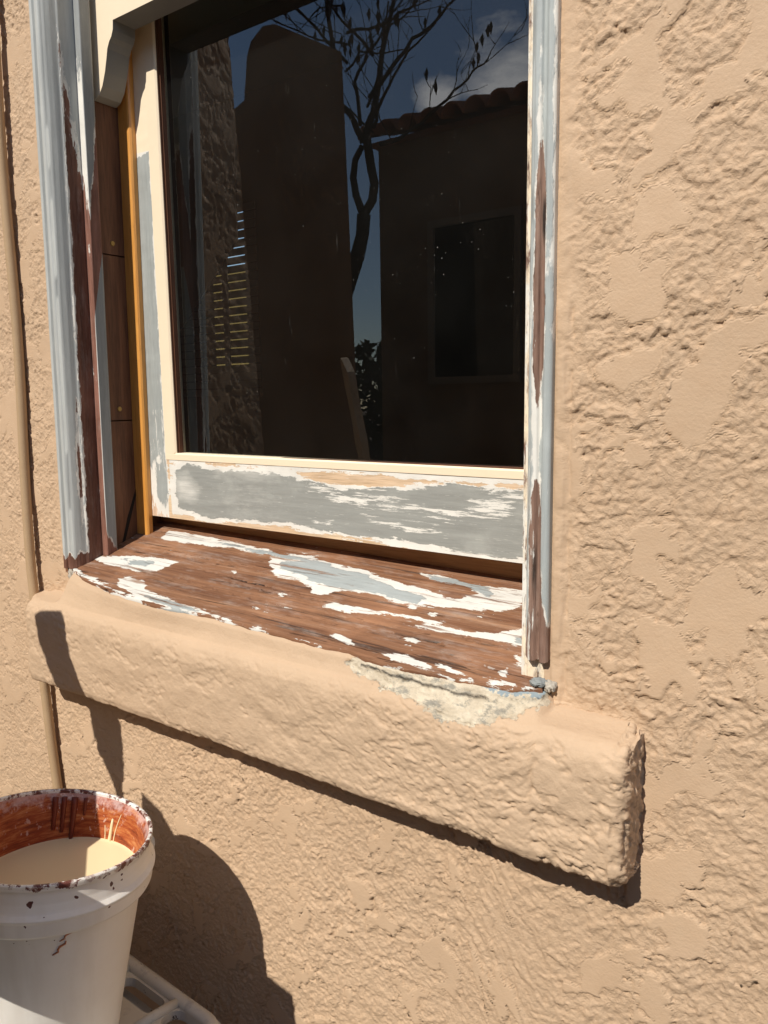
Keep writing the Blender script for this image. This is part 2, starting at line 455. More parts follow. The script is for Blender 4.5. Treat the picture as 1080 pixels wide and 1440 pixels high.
m_bark = plain("tree_bark", (0.09, 0.065, 0.05), 0.9, 0.15, 0.3, 12, 0.6)
m_leaf = plain("shrub_leaf", (0.035, 0.055, 0.02), 0.7, 0.2, 0.4, 6)
m_tile = plain("terracotta_tile", (0.42, 0.20, 0.13), 0.8, 0.2, 0.25, 9, 0.4)
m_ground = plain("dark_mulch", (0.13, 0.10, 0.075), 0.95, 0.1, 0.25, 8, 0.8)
m_winframe = plain("tan_window_frame", (0.26, 0.22, 0.17), 0.5, 0.4)
m_darkglass = plain("dark_window_glass", (0.01, 0.011, 0.012), 0.05, 0.6, 0.1)
m_gwall = plain("ochre_garden_wall", (0.15, 0.11, 0.035), 0.9, 0.1, 0.5, 5)
m_stick = grainy("grey_weathered_stick", (0.44, 0.36, 0.27), (0.60, 0.51, 0.40), 'z')
m_plastic = plain("white_shelf_plastic", (0.60, 0.57, 0.50), 0.42, 0.45, 0.10, 14, 0.15)

# glass: a clear pane that mirrors by Fresnel (both faces) and carries dust specks and streaks
def glass_mat():
    t = NT("dusty_window_glass"); n = t.t.nodes
    n.remove(t.b)
    tr = n.new('ShaderNodeBsdfTransparent'); tr.inputs['Color'].default_value = (0.86, 0.88, 0.86, 1)
    gl = n.new('ShaderNodeBsdfGlossy'); gl.inputs['Roughness'].default_value = 0.0; gl.inputs['Color'].default_value = (1, 1, 1, 1)
    fr = n.new('ShaderNodeFresnel'); fr.inputs['IOR'].default_value = 1.5
    geo = n.new('ShaderNodeNewGeometry')
    f2 = t.math('MULTIPLY', t.rng(fr.outputs[0], 0, 0.52, 0, 1.0), t.math('SUBTRACT', 1.0, geo.outputs['Backfacing']))
    mx = n.new('ShaderNodeMixShader'); t.L(f2, mx.inputs[0]); t.L(tr.outputs[0], mx.inputs[1]); t.L(gl.outputs[0], mx.inputs[2])
    v = t.coord()
    vo = t.voro(v, 150)
    keep = t.rng(t.noise(v, 6, 3, 0.6), 0.40, 0.72)
    size = t.rng(t.noise(v, 95, 1), 0.40, 0.85, 0.0, 0.25)
    sp = t.math('LESS_THAN', vo.outputs['Distance'], t.math('MULTIPLY', size, keep))
    vs = t.coord((1, 1, 0.12), rot=(0, 0.12, 0))
    st = t.rng(t.noise(vs, 200, 2, 0.5), 0.73, 0.80, 0, 0.3)
    haze = t.rng(t.noise(v, 5, 4, 0.6), 0.3, 0.8, 0.001, 0.006)
    fac = t.math('ADD', t.math('MULTIPLY', t.math('ADD', sp, t.math('MULTIPLY', st, keep)), 0.30), haze)
    df = n.new('ShaderNodeBsdfDiffuse'); df.inputs['Color'].default_value = (0.75, 0.72, 0.66, 1)
    m2 = n.new('ShaderNodeMixShader'); t.L(fac, m2.inputs[0]); t.L(mx.outputs[0], m2.inputs[1]); t.L(df.outputs[0], m2.inputs[2])
    t.L(m2.outputs[0], t.out.inputs['Surface'])
    return t.m
m_glass = glass_mat()

# ------------------------------------------------------------------ traced shapes of the peeled paint (drawing units on each board)
SW = [[[-1.512,0.199],[-1.3256,0.1988],[-1.1713,0.1956],[-1.1179,0.1878],[-1.1524,0.1756],[-1.2868,0.1754],[-1.3581,0.1671],[-1.4933,0.164]],[[-1.1608,0.1889],[-1.1301,0.1876],[-1.0547,0.1985],[-0.9587,0.1837],[-0.9053,0.1846],[-0.8444,0.1696],[-0.7472,0.1524],[-0.6717,0.1466],[-0.6391,0.1704],[-0.6803,0.1868],[-0.7435,0.1908],[-0.7828,0.2028],[-0.725,0.2062],[-0.6537,0.197],[-0.5673,0.2035],[-0.55,0.1702],[-0.5587,0.15],[-0.5834,0.1357],[-0.6344,0.1263],[-0.7318,0.1096],[-0.7896,0.1059],[-0.8288,0.1134],[-0.8983,0.1075],[-0.9273,0.0788],[-0.9522,0.0788],[-0.9653,0.1005],[-1.005,0.1101],[-1.0651,0.1065],[-1.1251,0.1468]],[[-1.6058,0.0421],[-1.4904,0.0829],[-1.3498,0.0948],[-1.3675,0.0439],[-1.3917,0.0341],[-1.4892,0.0348],[-1.5611,0.0343]],[[-1.4417,0.0018],[-1.4051,0.0063],[-1.3602,0.0075],[-1.3189,-0.0229],[-1.2422,-0.0243],[-1.2117,-0.0334],[-1.1701,-0.0308],[-1.1075,-0.0337],[-1.1258,-0.0444],[-1.1939,-0.0483],[-1.279,-0.0488],[-1.322,-0.0458],[-1.3684,-0.0377],[-1.4044,-0.0256]],[[-1.6165,-0.0003],[-1.5339,-0.0275],[-1.4134,-0.0426],[-1.2905,-0.0523],[-1.3028,-0.0427],[-1.4211,-0.0334],[-1.5532,-0.0145],[-1.6099,0.0047]],[[-0.867,0.0679],[-0.8095,0.074],[-0.7331,0.0775],[-0.6495,0.0803],[-0.6743,0.0723],[-0.7505,0.0698],[-0.8285,0.0565],[-0.855,0.0528]],[[-0.9031,0.0519],[-0.8712,0.069],[-0.8374,0.0723],[-0.8259,0.0573],[-0.8592,0.0538]],[[-0.7271,0.0553],[-0.6606,0.0641],[-0.601,0.0671],[-0.5556,0.0821],[-0.519,0.1002],[-0.4995,0.0621],[-0.5362,0.0592],[-0.5802,0.0581],[-0.6048,0.0598],[-0.676,0.0548]],[[-0.6955,0.0236],[-0.668,0.0247],[-0.6684,0.0125],[-0.6876,0.0161]],[[-0.8456,-0.0093],[-0.8087,-0.0057],[-0.775,-0.0153],[-0.7687,-0.0275],[-0.7968,-0.0247]],[[-0.6926,0.0947],[-0.683,0.0956],[-0.6749,0.0872],[-0.6834,0.0801]],[[-0.7444,0.1081],[-0.7293,0.1104],[-0.7244,0.096],[-0.7356,0.0947]],[[-0.5087,-0.006],[-0.4997,0.0041],[-0.4899,-0.013],[-0.5005,-0.0151]],[[-1.1887,0.1028],[-1.1724,0.1015],[-1.1721,0.093]],[[-1.0155,0.0572],[-1.0005,0.0592],[-0.998,0.0524]],[[-0.7069,-0.03],[-0.6696,-0.0171],[-0.6258,-0.0243],[-0.6105,-0.0299],[-0.637,-0.0356],[-0.6792,-0.0394]],[[-0.615,-0.0205],[-0.6003,-0.019],[-0.5495,-0.0241],[-0.5378,-0.032],[-0.5792,-0.033]],[[-0.5273,-0.0248],[-0.4948,-0.0215],[-0.4716,-0.0197],[-0.4682,-0.0267],[-0.5059,-0.0339]],[[-0.506,0.0432],[-0.4787,0.0309],[-0.4709,0.0144],[-0.4916,0.0211]]]
SG = [[[-1.1061,0.1638],[-1.0339,0.1833],[-0.9496,0.1722],[-0.8847,0.1687],[-0.7921,0.144],[-0.7216,0.1314],[-0.733,0.1139],[-0.7951,0.1138],[-0.8737,0.1199],[-0.9333,0.1074],[-1.0253,0.1288],[-1.0804,0.1359]],[[-0.7664,0.2022],[-0.7041,0.2021],[-0.6259,0.1932],[-0.6173,0.1769],[-0.6906,0.1789],[-0.7501,0.1889]],[[-1.3265,0.1885],[-1.1665,0.1905],[-1.119,0.1845],[-1.0601,0.191],[-0.9738,0.1795],[-1.0259,0.1739],[-1.1255,0.1736],[-1.2633,0.1814]],[[-1.5094,0.0614],[-1.415,0.074],[-1.413,0.0526],[-1.4688,0.0467]],[[-0.5223,0.0813],[-0.5069,0.0825],[-0.5014,0.071],[-0.5147,0.0684]],[[-1.302,-0.0343],[-1.2361,-0.033],[-1.1756,-0.0351],[-1.1219,-0.0407],[-1.1778,-0.0458],[-1.2532,-0.0461]]]
RG = [[[-1.4581,-0.1595],[-1.4061,-0.1391],[-1.3128,-0.1454],[-1.1151,-0.1496],[-1.0443,-0.1627],[-0.9512,-0.1737],[-0.8471,-0.1665],[-0.7759,-0.16],[-0.7086,-0.1525],[-0.6241,-0.1555],[-0.5583,-0.1579],[-0.5542,-0.2735],[-0.6648,-0.2715],[-0.7549,-0.2662],[-0.876,-0.2612],[-0.9537,-0.2597],[-1.0973,-0.2511],[-1.2377,-0.256],[-1.3682,-0.2563],[-1.4496,-0.2437]],[[-1.5243,-0.1382],[-1.4869,-0.1336],[-1.4825,-0.2048],[-1.4963,-0.2434],[-1.5266,-0.2246]]]
RW = [[[-1.3261,-0.1346],[-1.2285,-0.1359],[-1.1147,-0.1421],[-1.1234,-0.1545],[-1.2084,-0.1677],[-1.2519,-0.1572],[-1.3142,-0.1663]],[[-1.4638,-0.1665],[-1.4125,-0.1576],[-1.364,-0.1982],[-1.3855,-0.2259],[-1.4482,-0.2266]],[[-1.0444,-0.1656],[-0.9155,-0.1703],[-0.8145,-0.1809],[-0.7668,-0.1938],[-0.691,-0.1938],[-0.6199,-0.1689],[-0.5793,-0.1604],[-0.5557,-0.1614],[-0.566,-0.1729],[-0.5897,-0.1941],[-0.6197,-0.2038],[-0.691,-0.2093],[-0.7669,-0.2018],[-0.8816,-0.2016],[-0.9701,-0.1962]],[[-0.8959,-0.2236],[-0.8151,-0.2256],[-0.7089,-0.2328],[-0.721,-0.2378],[-0.8153,-0.242],[-0.8823,-0.2352]],[[-1.0351,-0.2268],[-1.0117,-0.2134],[-1.0026,-0.2245],[-1.02,-0.2346]],[[-1.0029,-0.2332],[-0.9769,-0.2356],[-0.9864,-0.2436]],[[-0.9538,-0.264],[-0.8658,-0.2673],[-0.7519,-0.2726],[-0.6193,-0.2744],[-0.6911,-0.2795],[-0.849,-0.274],[-0.9722,-0.2657]]]
RT = [[[-1.1123,-0.1331],[-0.9866,-0.1369],[-0.5533,-0.1432],[-0.5557,-0.1554],[-0.6241,-0.1531],[-0.7086,-0.1512],[-0.7758,-0.1573],[-0.847,-0.1638],[-0.9512,-0.1708],[-1.0441,-0.1597]]]
FRONT = [[-1.615,-0.0032],[-1.5358,-0.0281],[-1.4088,-0.0441],[-1.2929,-0.0504],[-1.1954,-0.0488],[-1.0918,-0.0409],[-0.9953,-0.0427],[-0.9075,-0.0427],[-0.8395,-0.0453],[-0.7661,-0.0406],[-0.7049,-0.0446],[-0.6502,-0.0439],[-0.6,-0.0404],[-0.5403,-0.0363],[-0.4726,-0.0316],[-0.4501,-0.0201],[-0.4253,-0.0142]]

def sillz(x, y):
    return -0.3535 - 0.029 * (x + 1.04) + 0.336 * (y - 0.1)
LEAN = 0.0225
def lean(x, z):
    return x + LEAN * z

# ------------------------------------------------------------------ stucco house wall
GS = 0.0022
gx = np.arange(-2.34, -0.03, GS); gz = np.arange(-1.40, 1.02, GS)
X, Z = np.meshgrid(gx, gz, indexing='ij')
xm, zm = X * U, Z * U
fine = np.clip(sstep(-0.50, -0.85, Z) * 0.9 + sstep(-1.3, -1.9, X) * 0.3, 0, 1)
amp = 1.0 - 0.35 * sstep(-1.45, -1.75, X)
wide = 1.0 - 0.24 * sstep(-0.62, -0.42, X)
H, CR = stucco_relief(-0.30 + (xm + 0.30) * wide, zm * wide, fine, amp * (1.0 - 0.14 * sstep(-0.62, -0.42, X)), 1.0 - 0.9 * sstep(-0.5, -0.8, Z) - 0.30 * sstep(-0.62, -0.42, X), True)
edge_l = lean(-1.622, Z); edge_r = -0.4277
dout = np.where(Z > -0.43, np.maximum(edge_l - X, X - edge_r), 1.0)       # distance outside the casing
k = sstep(0.004, 0.045, dout + 0.012 * perlin(xm / 0.03, zm / 0.03, 3))
H = H * (0.22 + 0.78 * k); CR = CR * k
# caulk lip beside the right casing with a hairline crack
lip = (sstep(0.0, 0.004, X - edge_r) - sstep(0.014, 0.020, X - edge_r + 0.004 * perlin(zm / 0.05, zm * 0, 8))) * (Z > -0.45)
H = H + 0.0026 * lip * (0.35 + 0.65 * sstep(0.13, 0.115, Z)) * (0.7 + 0.6 * fbm(xm / 0.02, zm / 0.03, 2, 15))
crack = np.abs(X - (-0.404 + 0.006 * fbm(zm / 0.03, zm * 0, 4, 19)))
H = H - 0.0016 * sstep(0.0030, 0.0, crack) * (Z > -0.42) * (Z < 0.12) * (fbm(zm / 0.06, zm * 0 + 4, 2, 21) > -0.15)
ck2 = np.abs(Z - (-0.155 + 0.007 * fbm(xm / 0.05, xm * 0 + 2, 4, 25) + 0.02 * (X + 0.4)))
H = H - 0.0007 * sstep(0.0030, 0.0, ck2) * sstep(-0.42, -0.40, X) * (X < -0.17)
Y = -H / U
Vw = np.stack([X, Y, Z], -1).reshape(-1, 3)
Fw = grid_faces(len(gx), len(gz))
cx_ = Vw[Fw].mean(1)
keepf = ~((cx_[:, 0] > lean(-1.622, cx_[:, 2]) + 0.012) & (cx_[:, 0] < edge_r - 0.010) & (cx_[:, 2] > -0.50))
Fw = Fw[keepf]
used = np.zeros(len(Vw), bool); used[Fw.ravel()] = True
remap = np.cumsum(used) - 1
wall = thing('house_wall', (-1.1, 0.02, -2.46), 'tan textured stucco wall all around the old sash window', 'wall')
obj('stucco_surface', Vw[used], remap[Fw], m_stucco, wall, True, dict(crumb=CR.ravel()[used]))
mb = MB()
mb.box(-9, -2.34, 0.0, 0.3, -2.46, 2.9)
mb.box(-0.0325, 4, 0.0, 0.3, -2.46, 2.9)
mb.box(-2.34, -0.0325, 0.0, 0.3, -2.46, -1.40)
mb.box(-2.34, -0.0325, 0.0, 0.3, 1.95, 2.9)
mb.box(-2.34, -1.575, 0.002, 0.3, 1.018, 1.95); mb.box(-0.44, -0.0325, 0.002, 0.3, 1.018, 1.95)
mb.box(-2.34, -1.68, 0.03, 0.3, -1.40, 1.018); mb.box(-0.38, -0.0325, 0.03, 0.3, -1.40, 1.018)
mb.box(-1.68, -0.38, 0.03, 0.3, -1.40, -0.50)
mb.build('wall_core', m_stucco, wall)

# ------------------------------------------------------------------ stucco ledge under the window
fx = np.array([p[0] for p in FRONT]); fy = np.array([p[1] for p in FRONT])
def front_y(x):
    y = np.interp(x, fx, fy)
    n = 0.0035 * fbm(x * U / 0.03, x * 0 + 1.3, 4, 33, 0.6)
    return y + n
x0L, x1L = -1.69, -0.309
prof_n = 170
ux = np.concatenate([np.arange(x0L, x1L, 0.0028), [x1L]])
def ledge_profile(x):
    yb = float(front_y(np.array([x]))[0])
    zb = sillz(x, yb)
    inside = (x > -1.612) and (x < -0.416)
    if inside:
        w = min(1, (x + 1.612) / 0.02, (-0.416 - x) / 0.012)
    else:
        w = 0
    yb = yb * w + 0.012 * (1 - w); zb = zb * w + (-0.428) * (1 - w)
    yi = yb + 0.010
    P = [(yi, zb - 0.016), (yb + 0.003, zb - 0.0035)]
    zt = -0.447
    P += [(yb + (-0.054 - yb) * t, zb - 0.003 + (zt - zb) * (t ** 1.25)) for t in (0.3, 0.65)]
    P += [(-0.056, zt + 0.001), (-0.064, zt - 0.004), (-0.070, zt - 0.012), (-0.0745, zt - 0.024), (-0.077, zt - 0.040)]
    P += [(-0.0775, -0.52), (-0.0770, -0.60), (-0.0765, -0.622), (-0.073, -0.634), (-0.062, -0.640), (-0.040, -0.6415), (0.012, -0.6415)]
    P = np.array(P)
    d = np.r_[0, np.cumsum(np.hypot(*np.diff(P, axis=0).T))]
    s = np.linspace(0, d[-1], prof_n)
    return np.c_[np.interp(s, d, P[:, 0]), np.interp(s, d, P[:, 1])], d[-1]
rows = []; 
for x in ux:
    p, tot = ledge_profile(x); rows.append(np.c_[np.full(prof_n, x), p])
base_rows = np.array(rows)                                   # (nu, nv, 3)
def end_rows(row, sign, taper, n=26):
    out = []
    for kk in range(1, n + 1):
        t = kk / n
        r = 0.016
        a = min(1.0, t / 0.22) * math.pi / 2
        q = row.copy()
        yy = row[:, 1]
        # round the arris, then run back to the wall
        depth = (0.012 - yy)
        y2 = yy + np.minimum(depth, r) * (1 - math.cos(a)) if t < 0.22 else yy + np.minimum(depth, r) + (depth - np.minimum(depth, r)) * ((t - 0.22) / 0.78)
        zc = -0.54
        q[:, 1] = y2
        q[:, 2] = zc + (row[:, 2] - zc) * (1 - 0.045 * math.sin(a))
        top = sstep(-0.56, -0.44, row[:, 2])
        q[:, 0] = row[0, 0] + sign * (r * math.sin(a) * np.clip(depth / 0.05, 0, 1) + (taper * (0.3 + 0.7 * top)) * max(0, (t - 0.22) / 0.78) ** 0.8)
        out.append(q)
    return out
right_end = end_rows(base_rows[-1], +1, 0.002)
left_end = end_rows(base_rows[0], -1, 0.09)[::-1]
LG = np.array(left_end + list(base_rows) + right_end)
nu, nv = LG.shape[:2]
du = np.gradient(LG, axis=0); dv = np.gradient(LG, axis=1)
N = np.cross(dv, du); N /= (np.linalg.norm(N, axis=-1, keepdims=True) + 1e-12)
if N[nu // 2, nv // 2, 1] > 0: N = -N
su = np.cumsum(np.r_[np.zeros((1, nv)), np.linalg.norm(np.diff(LG, axis=0), axis=-1)], 0) * U
su = np.repeat(su[:, [nv // 2]], nv, 1)
sv = np.cumsum(np.c_[np.zeros((nu, 1)), np.linalg.norm(np.diff(LG, axis=1), axis=-1)], 1) * U
facez = LG[..., 2]
onface = sstep(-0.432, -0.475, facez)
wgt = sstep(0.0, 0.03, sv) * sstep(0, 0.02, sv.max(1, keepdims=True) - sv)
rightness = sstep(-1.1, -0.5, LG[..., 0])
c_, s_ = math.cos(-0.5), math.sin(-0.5)
pu = su * c_ + (-sv) * s_; pv = -su * s_ + (-sv) * c_
pu = pu + 0.006 * perlin(su / 0.03, sv / 0.03, 201); pv = pv + 0.006 * perlin(su / 0.03, sv / 0.03, 202)
lumps = fbm(su / 0.020, sv / 0.016, 4, 207, 0.6)
fine_l = fbm(su / 0.007, sv / 0.006, 3, 208, 0.6)
plt = sstep(-0.02, 0.02, fbm(su / 0.07, sv / 0.05, 4, 209, 0.6) + 0.10)
plt_r = sstep(0.13, 0.165, fbm(pu / 0.075, pv / 0.04, 4, 210, 0.6))
crease = sstep(0.055, 0.0, np.abs(fbm(pu / 0.060, pv / 0.016, 4, 205, 0.55))) * sstep(-0.05, 0.2, fbm(su / 0.06, sv / 0.06, 2, 206))
ridg = billow(pu / 0.045, pv / 0.015, 3, 212, 0.55)
h_left = 0.16 * stucco_relief(su + 1.7, sv, 0.3) + 0.0006 * lumps + 0.0003 * fine_l - 0.0010 * crease * (1 - plt) + (1 - plt) * (0.0030 * billow(su / 0.016, sv / 0.012, 3, 211) - 0.0006) + 0.0010 * plt
h_right = 0.80 * stucco_relief(su * 0.95 + 3.1, sv * 1.15, 0.15) + (1 - plt_r) * (0.0012 * ridg + 0.0006 * lumps + 0.0004 * fine_l) - 0.0012 * crease
hl = (h_left * (1 - rightness) + h_right * rightness) * onface
endw = np.zeros((nu, nv)); endw[-27:, :] = 1
hl = hl + endw * (0.0060 * (billow(su / 0.012, sv / 0.026, 4, 215, 0.6) - 0.2) - 0.003 * sstep(0.07, 0.0, np.abs(fbm(su / 0.02, sv / 0.06, 3, 216))))
hl = hl + 0.0007 * fbm(su / 0.05, sv / 0.02, 3, 217) + 0.0014 * fbm(su / 0.03, sv / 0.03, 3, 218) * onface + 0.0015 * fbm(su / 0.12, sv / 0.08, 2, 219)
# broken edge where the old render is exposed beside the right end of the wooden sill
PL = [(-0.779, -0.426), (-0.731, -0.442), (-0.62, -0.456), (-0.556, -0.474), (-0.496, -0.462), (-0.418, -0.425), (-0.418, -0.39), (-0.60, -0.39), (-0.70, -0.40)]
pls = sdf(np.c_[LG[..., 0].ravel(), LG[..., 2].ravel()], [PL]).reshape(nu, nv)
pls = pls + 0.012 * fbm(su / 0.012, sv / 0.012, 4, 221, 0.6)
inpl = sstep(-0.001, 0.004, pls) * (LG[..., 1] < 0.02)
hl = hl - inpl * (0.0030 - 0.0036 * fbm(su / 0.010, sv / 0.006, 4, 223, 0.65))
LGd = LG + N * (hl * wgt)[..., None] / U
def ledge_mat():
    t = NT("ledge_stucco"); v = t.coord()
    n1 = t.noise(v, 3.0, 5, 0.6); n2 = t.noise(v, 60, 4, 0.6); n3 = t.noise(v, 420, 3, 0.6)
    b = (0.515, 0.368, 0.244)
    c = t.mix(t.rng(n1, 0.3, 0.7), tuple(x * 0.93 for x in b), tuple(x * 1.06 for x in b))
    pa = t.attr('plaster'); ed = t.noise(v, 140, 4, 0.65)
    mk = t.rng(t.math('ADD', pa, t.math('MULTIPLY', t.math('SUBTRACT', ed, 0.5), 0.03)), -0.001, 0.001)
    pc = t.mix(t.rng(t.noise(v, 45, 5, 0.7), 0.38, 0.62), (0.66, 0.575, 0.44), (0.50, 0.42, 0.31))
    pc = t.mix(t.rng(t.noise(t.coord((0.5, 1, 1)), 75, 5, 0.75), 0.52, 0.62, 0, 0.8), pc, (0.22, 0.21, 0.18))
    c = t.mix(mk, c, pc)
    gs = t.attr('bluegrey')
    c = t.mix(t.rng(t.math('ADD', gs, t.math('MULTIPLY', t.math('SUBTRACT', ed, 0.5), 0.025)), -0.001, 0.001), c, (0.27, 0.32, 0.34))
    cr = t.noise(t.coord((0.5, 1, 1)), 60, 6, 0.75)
    crk = t.math('MULTIPLY', t.rng(t.attr('seam'), 0.0035, 0.0, 0, 1), t.rng(cr, 0.42, 0.5))
    c = t.mix(crk, c, (0.03, 0.025, 0.02))
    n4 = t.noise(t.coord((1, 1, 1), (2, 2, 2)), 9, 6, 0.68)
    c = t.mix(t.math('MULTIPLY', t.rng(n4, 0.52, 0.78, 0, 0.30), t.math('SUBTRACT', 1.0, mk)), c, (0.40, 0.27, 0.165))
    h = t.math('ADD', t.math('MULTIPLY', n2, 0.6), t.math('MULTIPLY', n3, 0.45))
    h = t.math('ADD', h, t.math('MULTIPLY', t.noise(v, 190, 5, 0.7, 0.6), t.rng(mk, 0, 1, 1.1, 3.0)))
    h = t.math('SUBTRACT', h, crk)
    return t.fin(c, 0.7, t.bump(h, 0.0011, 0.7), 0.25)
m_ledge = ledge_mat()
BG = [(-0.52, -0.418), (-0.47, -0.40), (-0.43, -0.385), (-0.41, -0.395), (-0.43, -0.418), (-0.48, -0.424)]
bg = sdf(np.c_[LG[..., 0].ravel(), LG[..., 2].ravel()], [BG])
seam_z = np.interp(LG[..., 0], [-0.72, -0.66, -0.60, -0.55, -0.50, -0.43], [-0.425, -0.430, -0.432, -0.434, -0.432, -0.420])
sy_ = front_y(LG[..., 0].ravel()).reshape(nu, nv) - 0.012 + 0.006 * fbm(su / 0.05, sv * 0 + 2, 4, 227)
seam2 = np.where((LG[..., 0] > -1.36) & (LG[..., 0] < -0.80) & (LG[..., 2] > -0.46), np.abs(LG[..., 1] - sy_) * 1.4 + 0.0022 * (fbm(su / 0.05, sv * 0 + 5, 2, 229) < 0.02), 1.0)
seam = np.where((LG[..., 0] > -0.74) & (LG[..., 0] < -0.42) & (LG[..., 1] < 0.01), np.abs(LG[..., 2] - seam_z + 0.006 * fbm(su / 0.015, sv * 0, 3, 225)), 1.0)
ledge = obj('stucco_ledge', LGd.reshape(-1, 3), grid_faces(nu, nv), m_ledge, None, True,
            dict(plaster=(pls * 1.0 + np.where(LG[..., 1] < 0.02, 0, -1)).ravel(), bluegrey=bg, seam=seam.ravel()))
tag(ledge, 'thick rounded stucco ledge projecting under the wooden window sill', 'ledge')

# ------------------------------------------------------------------ the old sash window
win = thing('sash_window', (-1.03, 0.1, -0.40), 'old wooden sash window with peeling grey and white paint', 'window')
ZT = 1.93

# wooden sill: top board with hanging front lip
sx_ = np.arange(-1.640, -0.431, 0.0040)
tv = np.linspace(0, 1, 62)
SX, TV = np.meshgrid(sx_, tv, indexing='ij')
FY = np.where((SX > -1.63) & (SX < -0.43), front_y(SX), front_y(SX))
SY = FY + (0.236 - FY) * TV
SZ = sillz(SX, SY)
gr = 0.0012 * fbm(SX * U / 0.30, SY * U / 0.008, 4, 301) + 0.0006 * fbm(SX * U / 0.05, SY * U / 0.004, 3, 303)
crk = 0
for (xa, ya, xb, yb, w) in [(-0.88, 0.035, -0.66, 0.045, 0.0035), (-0.72, 0.030, -0.62, 0.028, 0.005), (-0.62, 0.010, -0.56, 0.006, 0.004), (-1.35, 0.085, -0.95, 0.070, 0.003), (-1.45, 0.13, -1.1, 0.115, 0.002), (-0.60, 0.052, -0.52, 0.05, 0.003), (-1.30, 0.04, -1.02, 0.028, 0.0028), (-1.15, 0.06, -0.80, 0.052, 0.0025), (-1.42, 0.115, -1.22, 0.108, 0.0028), (-0.95, 0.012, -0.70, 0.018, 0.0028)]:
    t = np.clip((SX - xa) / (xb - xa), 0, 1)
    yc = ya + (yb - ya) * t + 0.0045 * fbm(SX * U / 0.02, SX * 0 + ya * 50, 3, 305)
    d = np.abs(SY - yc) + 10 * np.maximum(0, np.abs(SX - (xa + xb) / 2) - abs(xb - xa) / 2) 
    crk = np.maximum(crk, sstep(w, 0, d) * (fbm(SX * U / 0.03, SX * 0 + 3 + ya, 2, 307) > -0.25))
SZ = SZ + gr / U - 0.006 * crk
nb = 4
front = []
for j in range(1, nb + 1):
    front.append(np.stack([SX[:, 0], FY[:, 0] + 0.001 * j, SZ[:, 0] - 0.008 * j], -1))
top_rows = np.stack([SX, SY, SZ], -1)
ALL = np.concatenate([np.stack(front[::-1], 1), top_rows], 1)
n_u, n_v = ALL.shape[:2]
P2 = ALL[..., :2].reshape(-1, 2)
sw = sdf(P2, SW); sg = sdf(P2, SG)
sw = np.maximum(sw, sg * 0 + sw)
fl_ = -0.0006 - (ALL[..., 1] - front_y(ALL[..., 0].ravel()).reshape(n_u, n_v)) + 0.010 * (fbm(ALL[..., 0] * U / 0.03, ALL[..., 0] * 0 + 3, 5, 309, 0.6) - 0.06)
fl_ = np.minimum(fl_, 0.01).ravel()
obj('wooden_sill', ALL.reshape(-1, 3), grid_faces(n_u, n_v), m_sill, win, True,
    dict(prm=np.maximum(sw, fl_), gry=sg, top=np.full(len(P2), -1.0), crm=np.full(len(P2), -1.0), drk=(crk * 0.9).ravel() if crk.shape == ALL.shape[:2] else np.concatenate([np.zeros((n_u, nb)), crk * 0.9], 1).ravel()))
mb = MB(); mb.box(-1.66, -0.40, 0.236, 0.262, -0.40, -0.20)
mb.build('sill_back_board', m_band, win)

def vprofile(name, pts, zb, zt, mat, nz=None, bare=None, le=1.0, mirror=False, dmax=0.004, zstep=0.006, parent=None, smooth=True):
    """vertical moulding from a plan profile; bare(s, z) -> dict of masks; s is the distance along the profile"""
    P = np.array(pts, float)
    d = np.r_[0, np.cumsum(np.hypot(*np.diff(P, axis=0).T))]
    s = np.unique(np.round(np.r_[np.linspace(0, d[-1], max(2, int(d[-1] / dmax) + 1)), d], 5))
    px = np.interp(s, d, P[:, 0]); py = np.interp(s, d, P[:, 1])
    zt_ = np.linspace(0, 1, max(2, int((zt + 0.40) / zstep)))
    S, T = np.meshgrid(np.arange(len(s)), zt_, indexing='ij')
    bot = (sillz(px, np.maximum(py, -0.03)) + 0.001) if zb is None else np.full(len(px), zb)
    ZZ = bot[S] + (zt - bot[S]) * T
    XX = px[S] + le * LEAN * ZZ
    YY = py[S] + 0.0008 * fbm(ZZ * U / 0.2, S * 0.13, 3, 401) * 1.0
    if mirror: XX = -2.05 - px[S]
    V = np.stack([XX, YY, ZZ], -1).reshape(-1, 3)
    F = grid_faces(len(s), len(zt_))
    if mirror: F = F[:, ::-1]
    n = len(V)
    at = dict(prm=np.full(n, 1.0), gry=np.full(n, 1.0), top=np.full(n, -1.0), crm=np.full(n, -1.0))
    if bare is not None:
        r = bare(s[S].ravel(), ZZ.ravel(), YY.ravel(), XX.ravel())
        at.update(r)
    return obj(name, V, F, mat, parent or win, smooth, at)

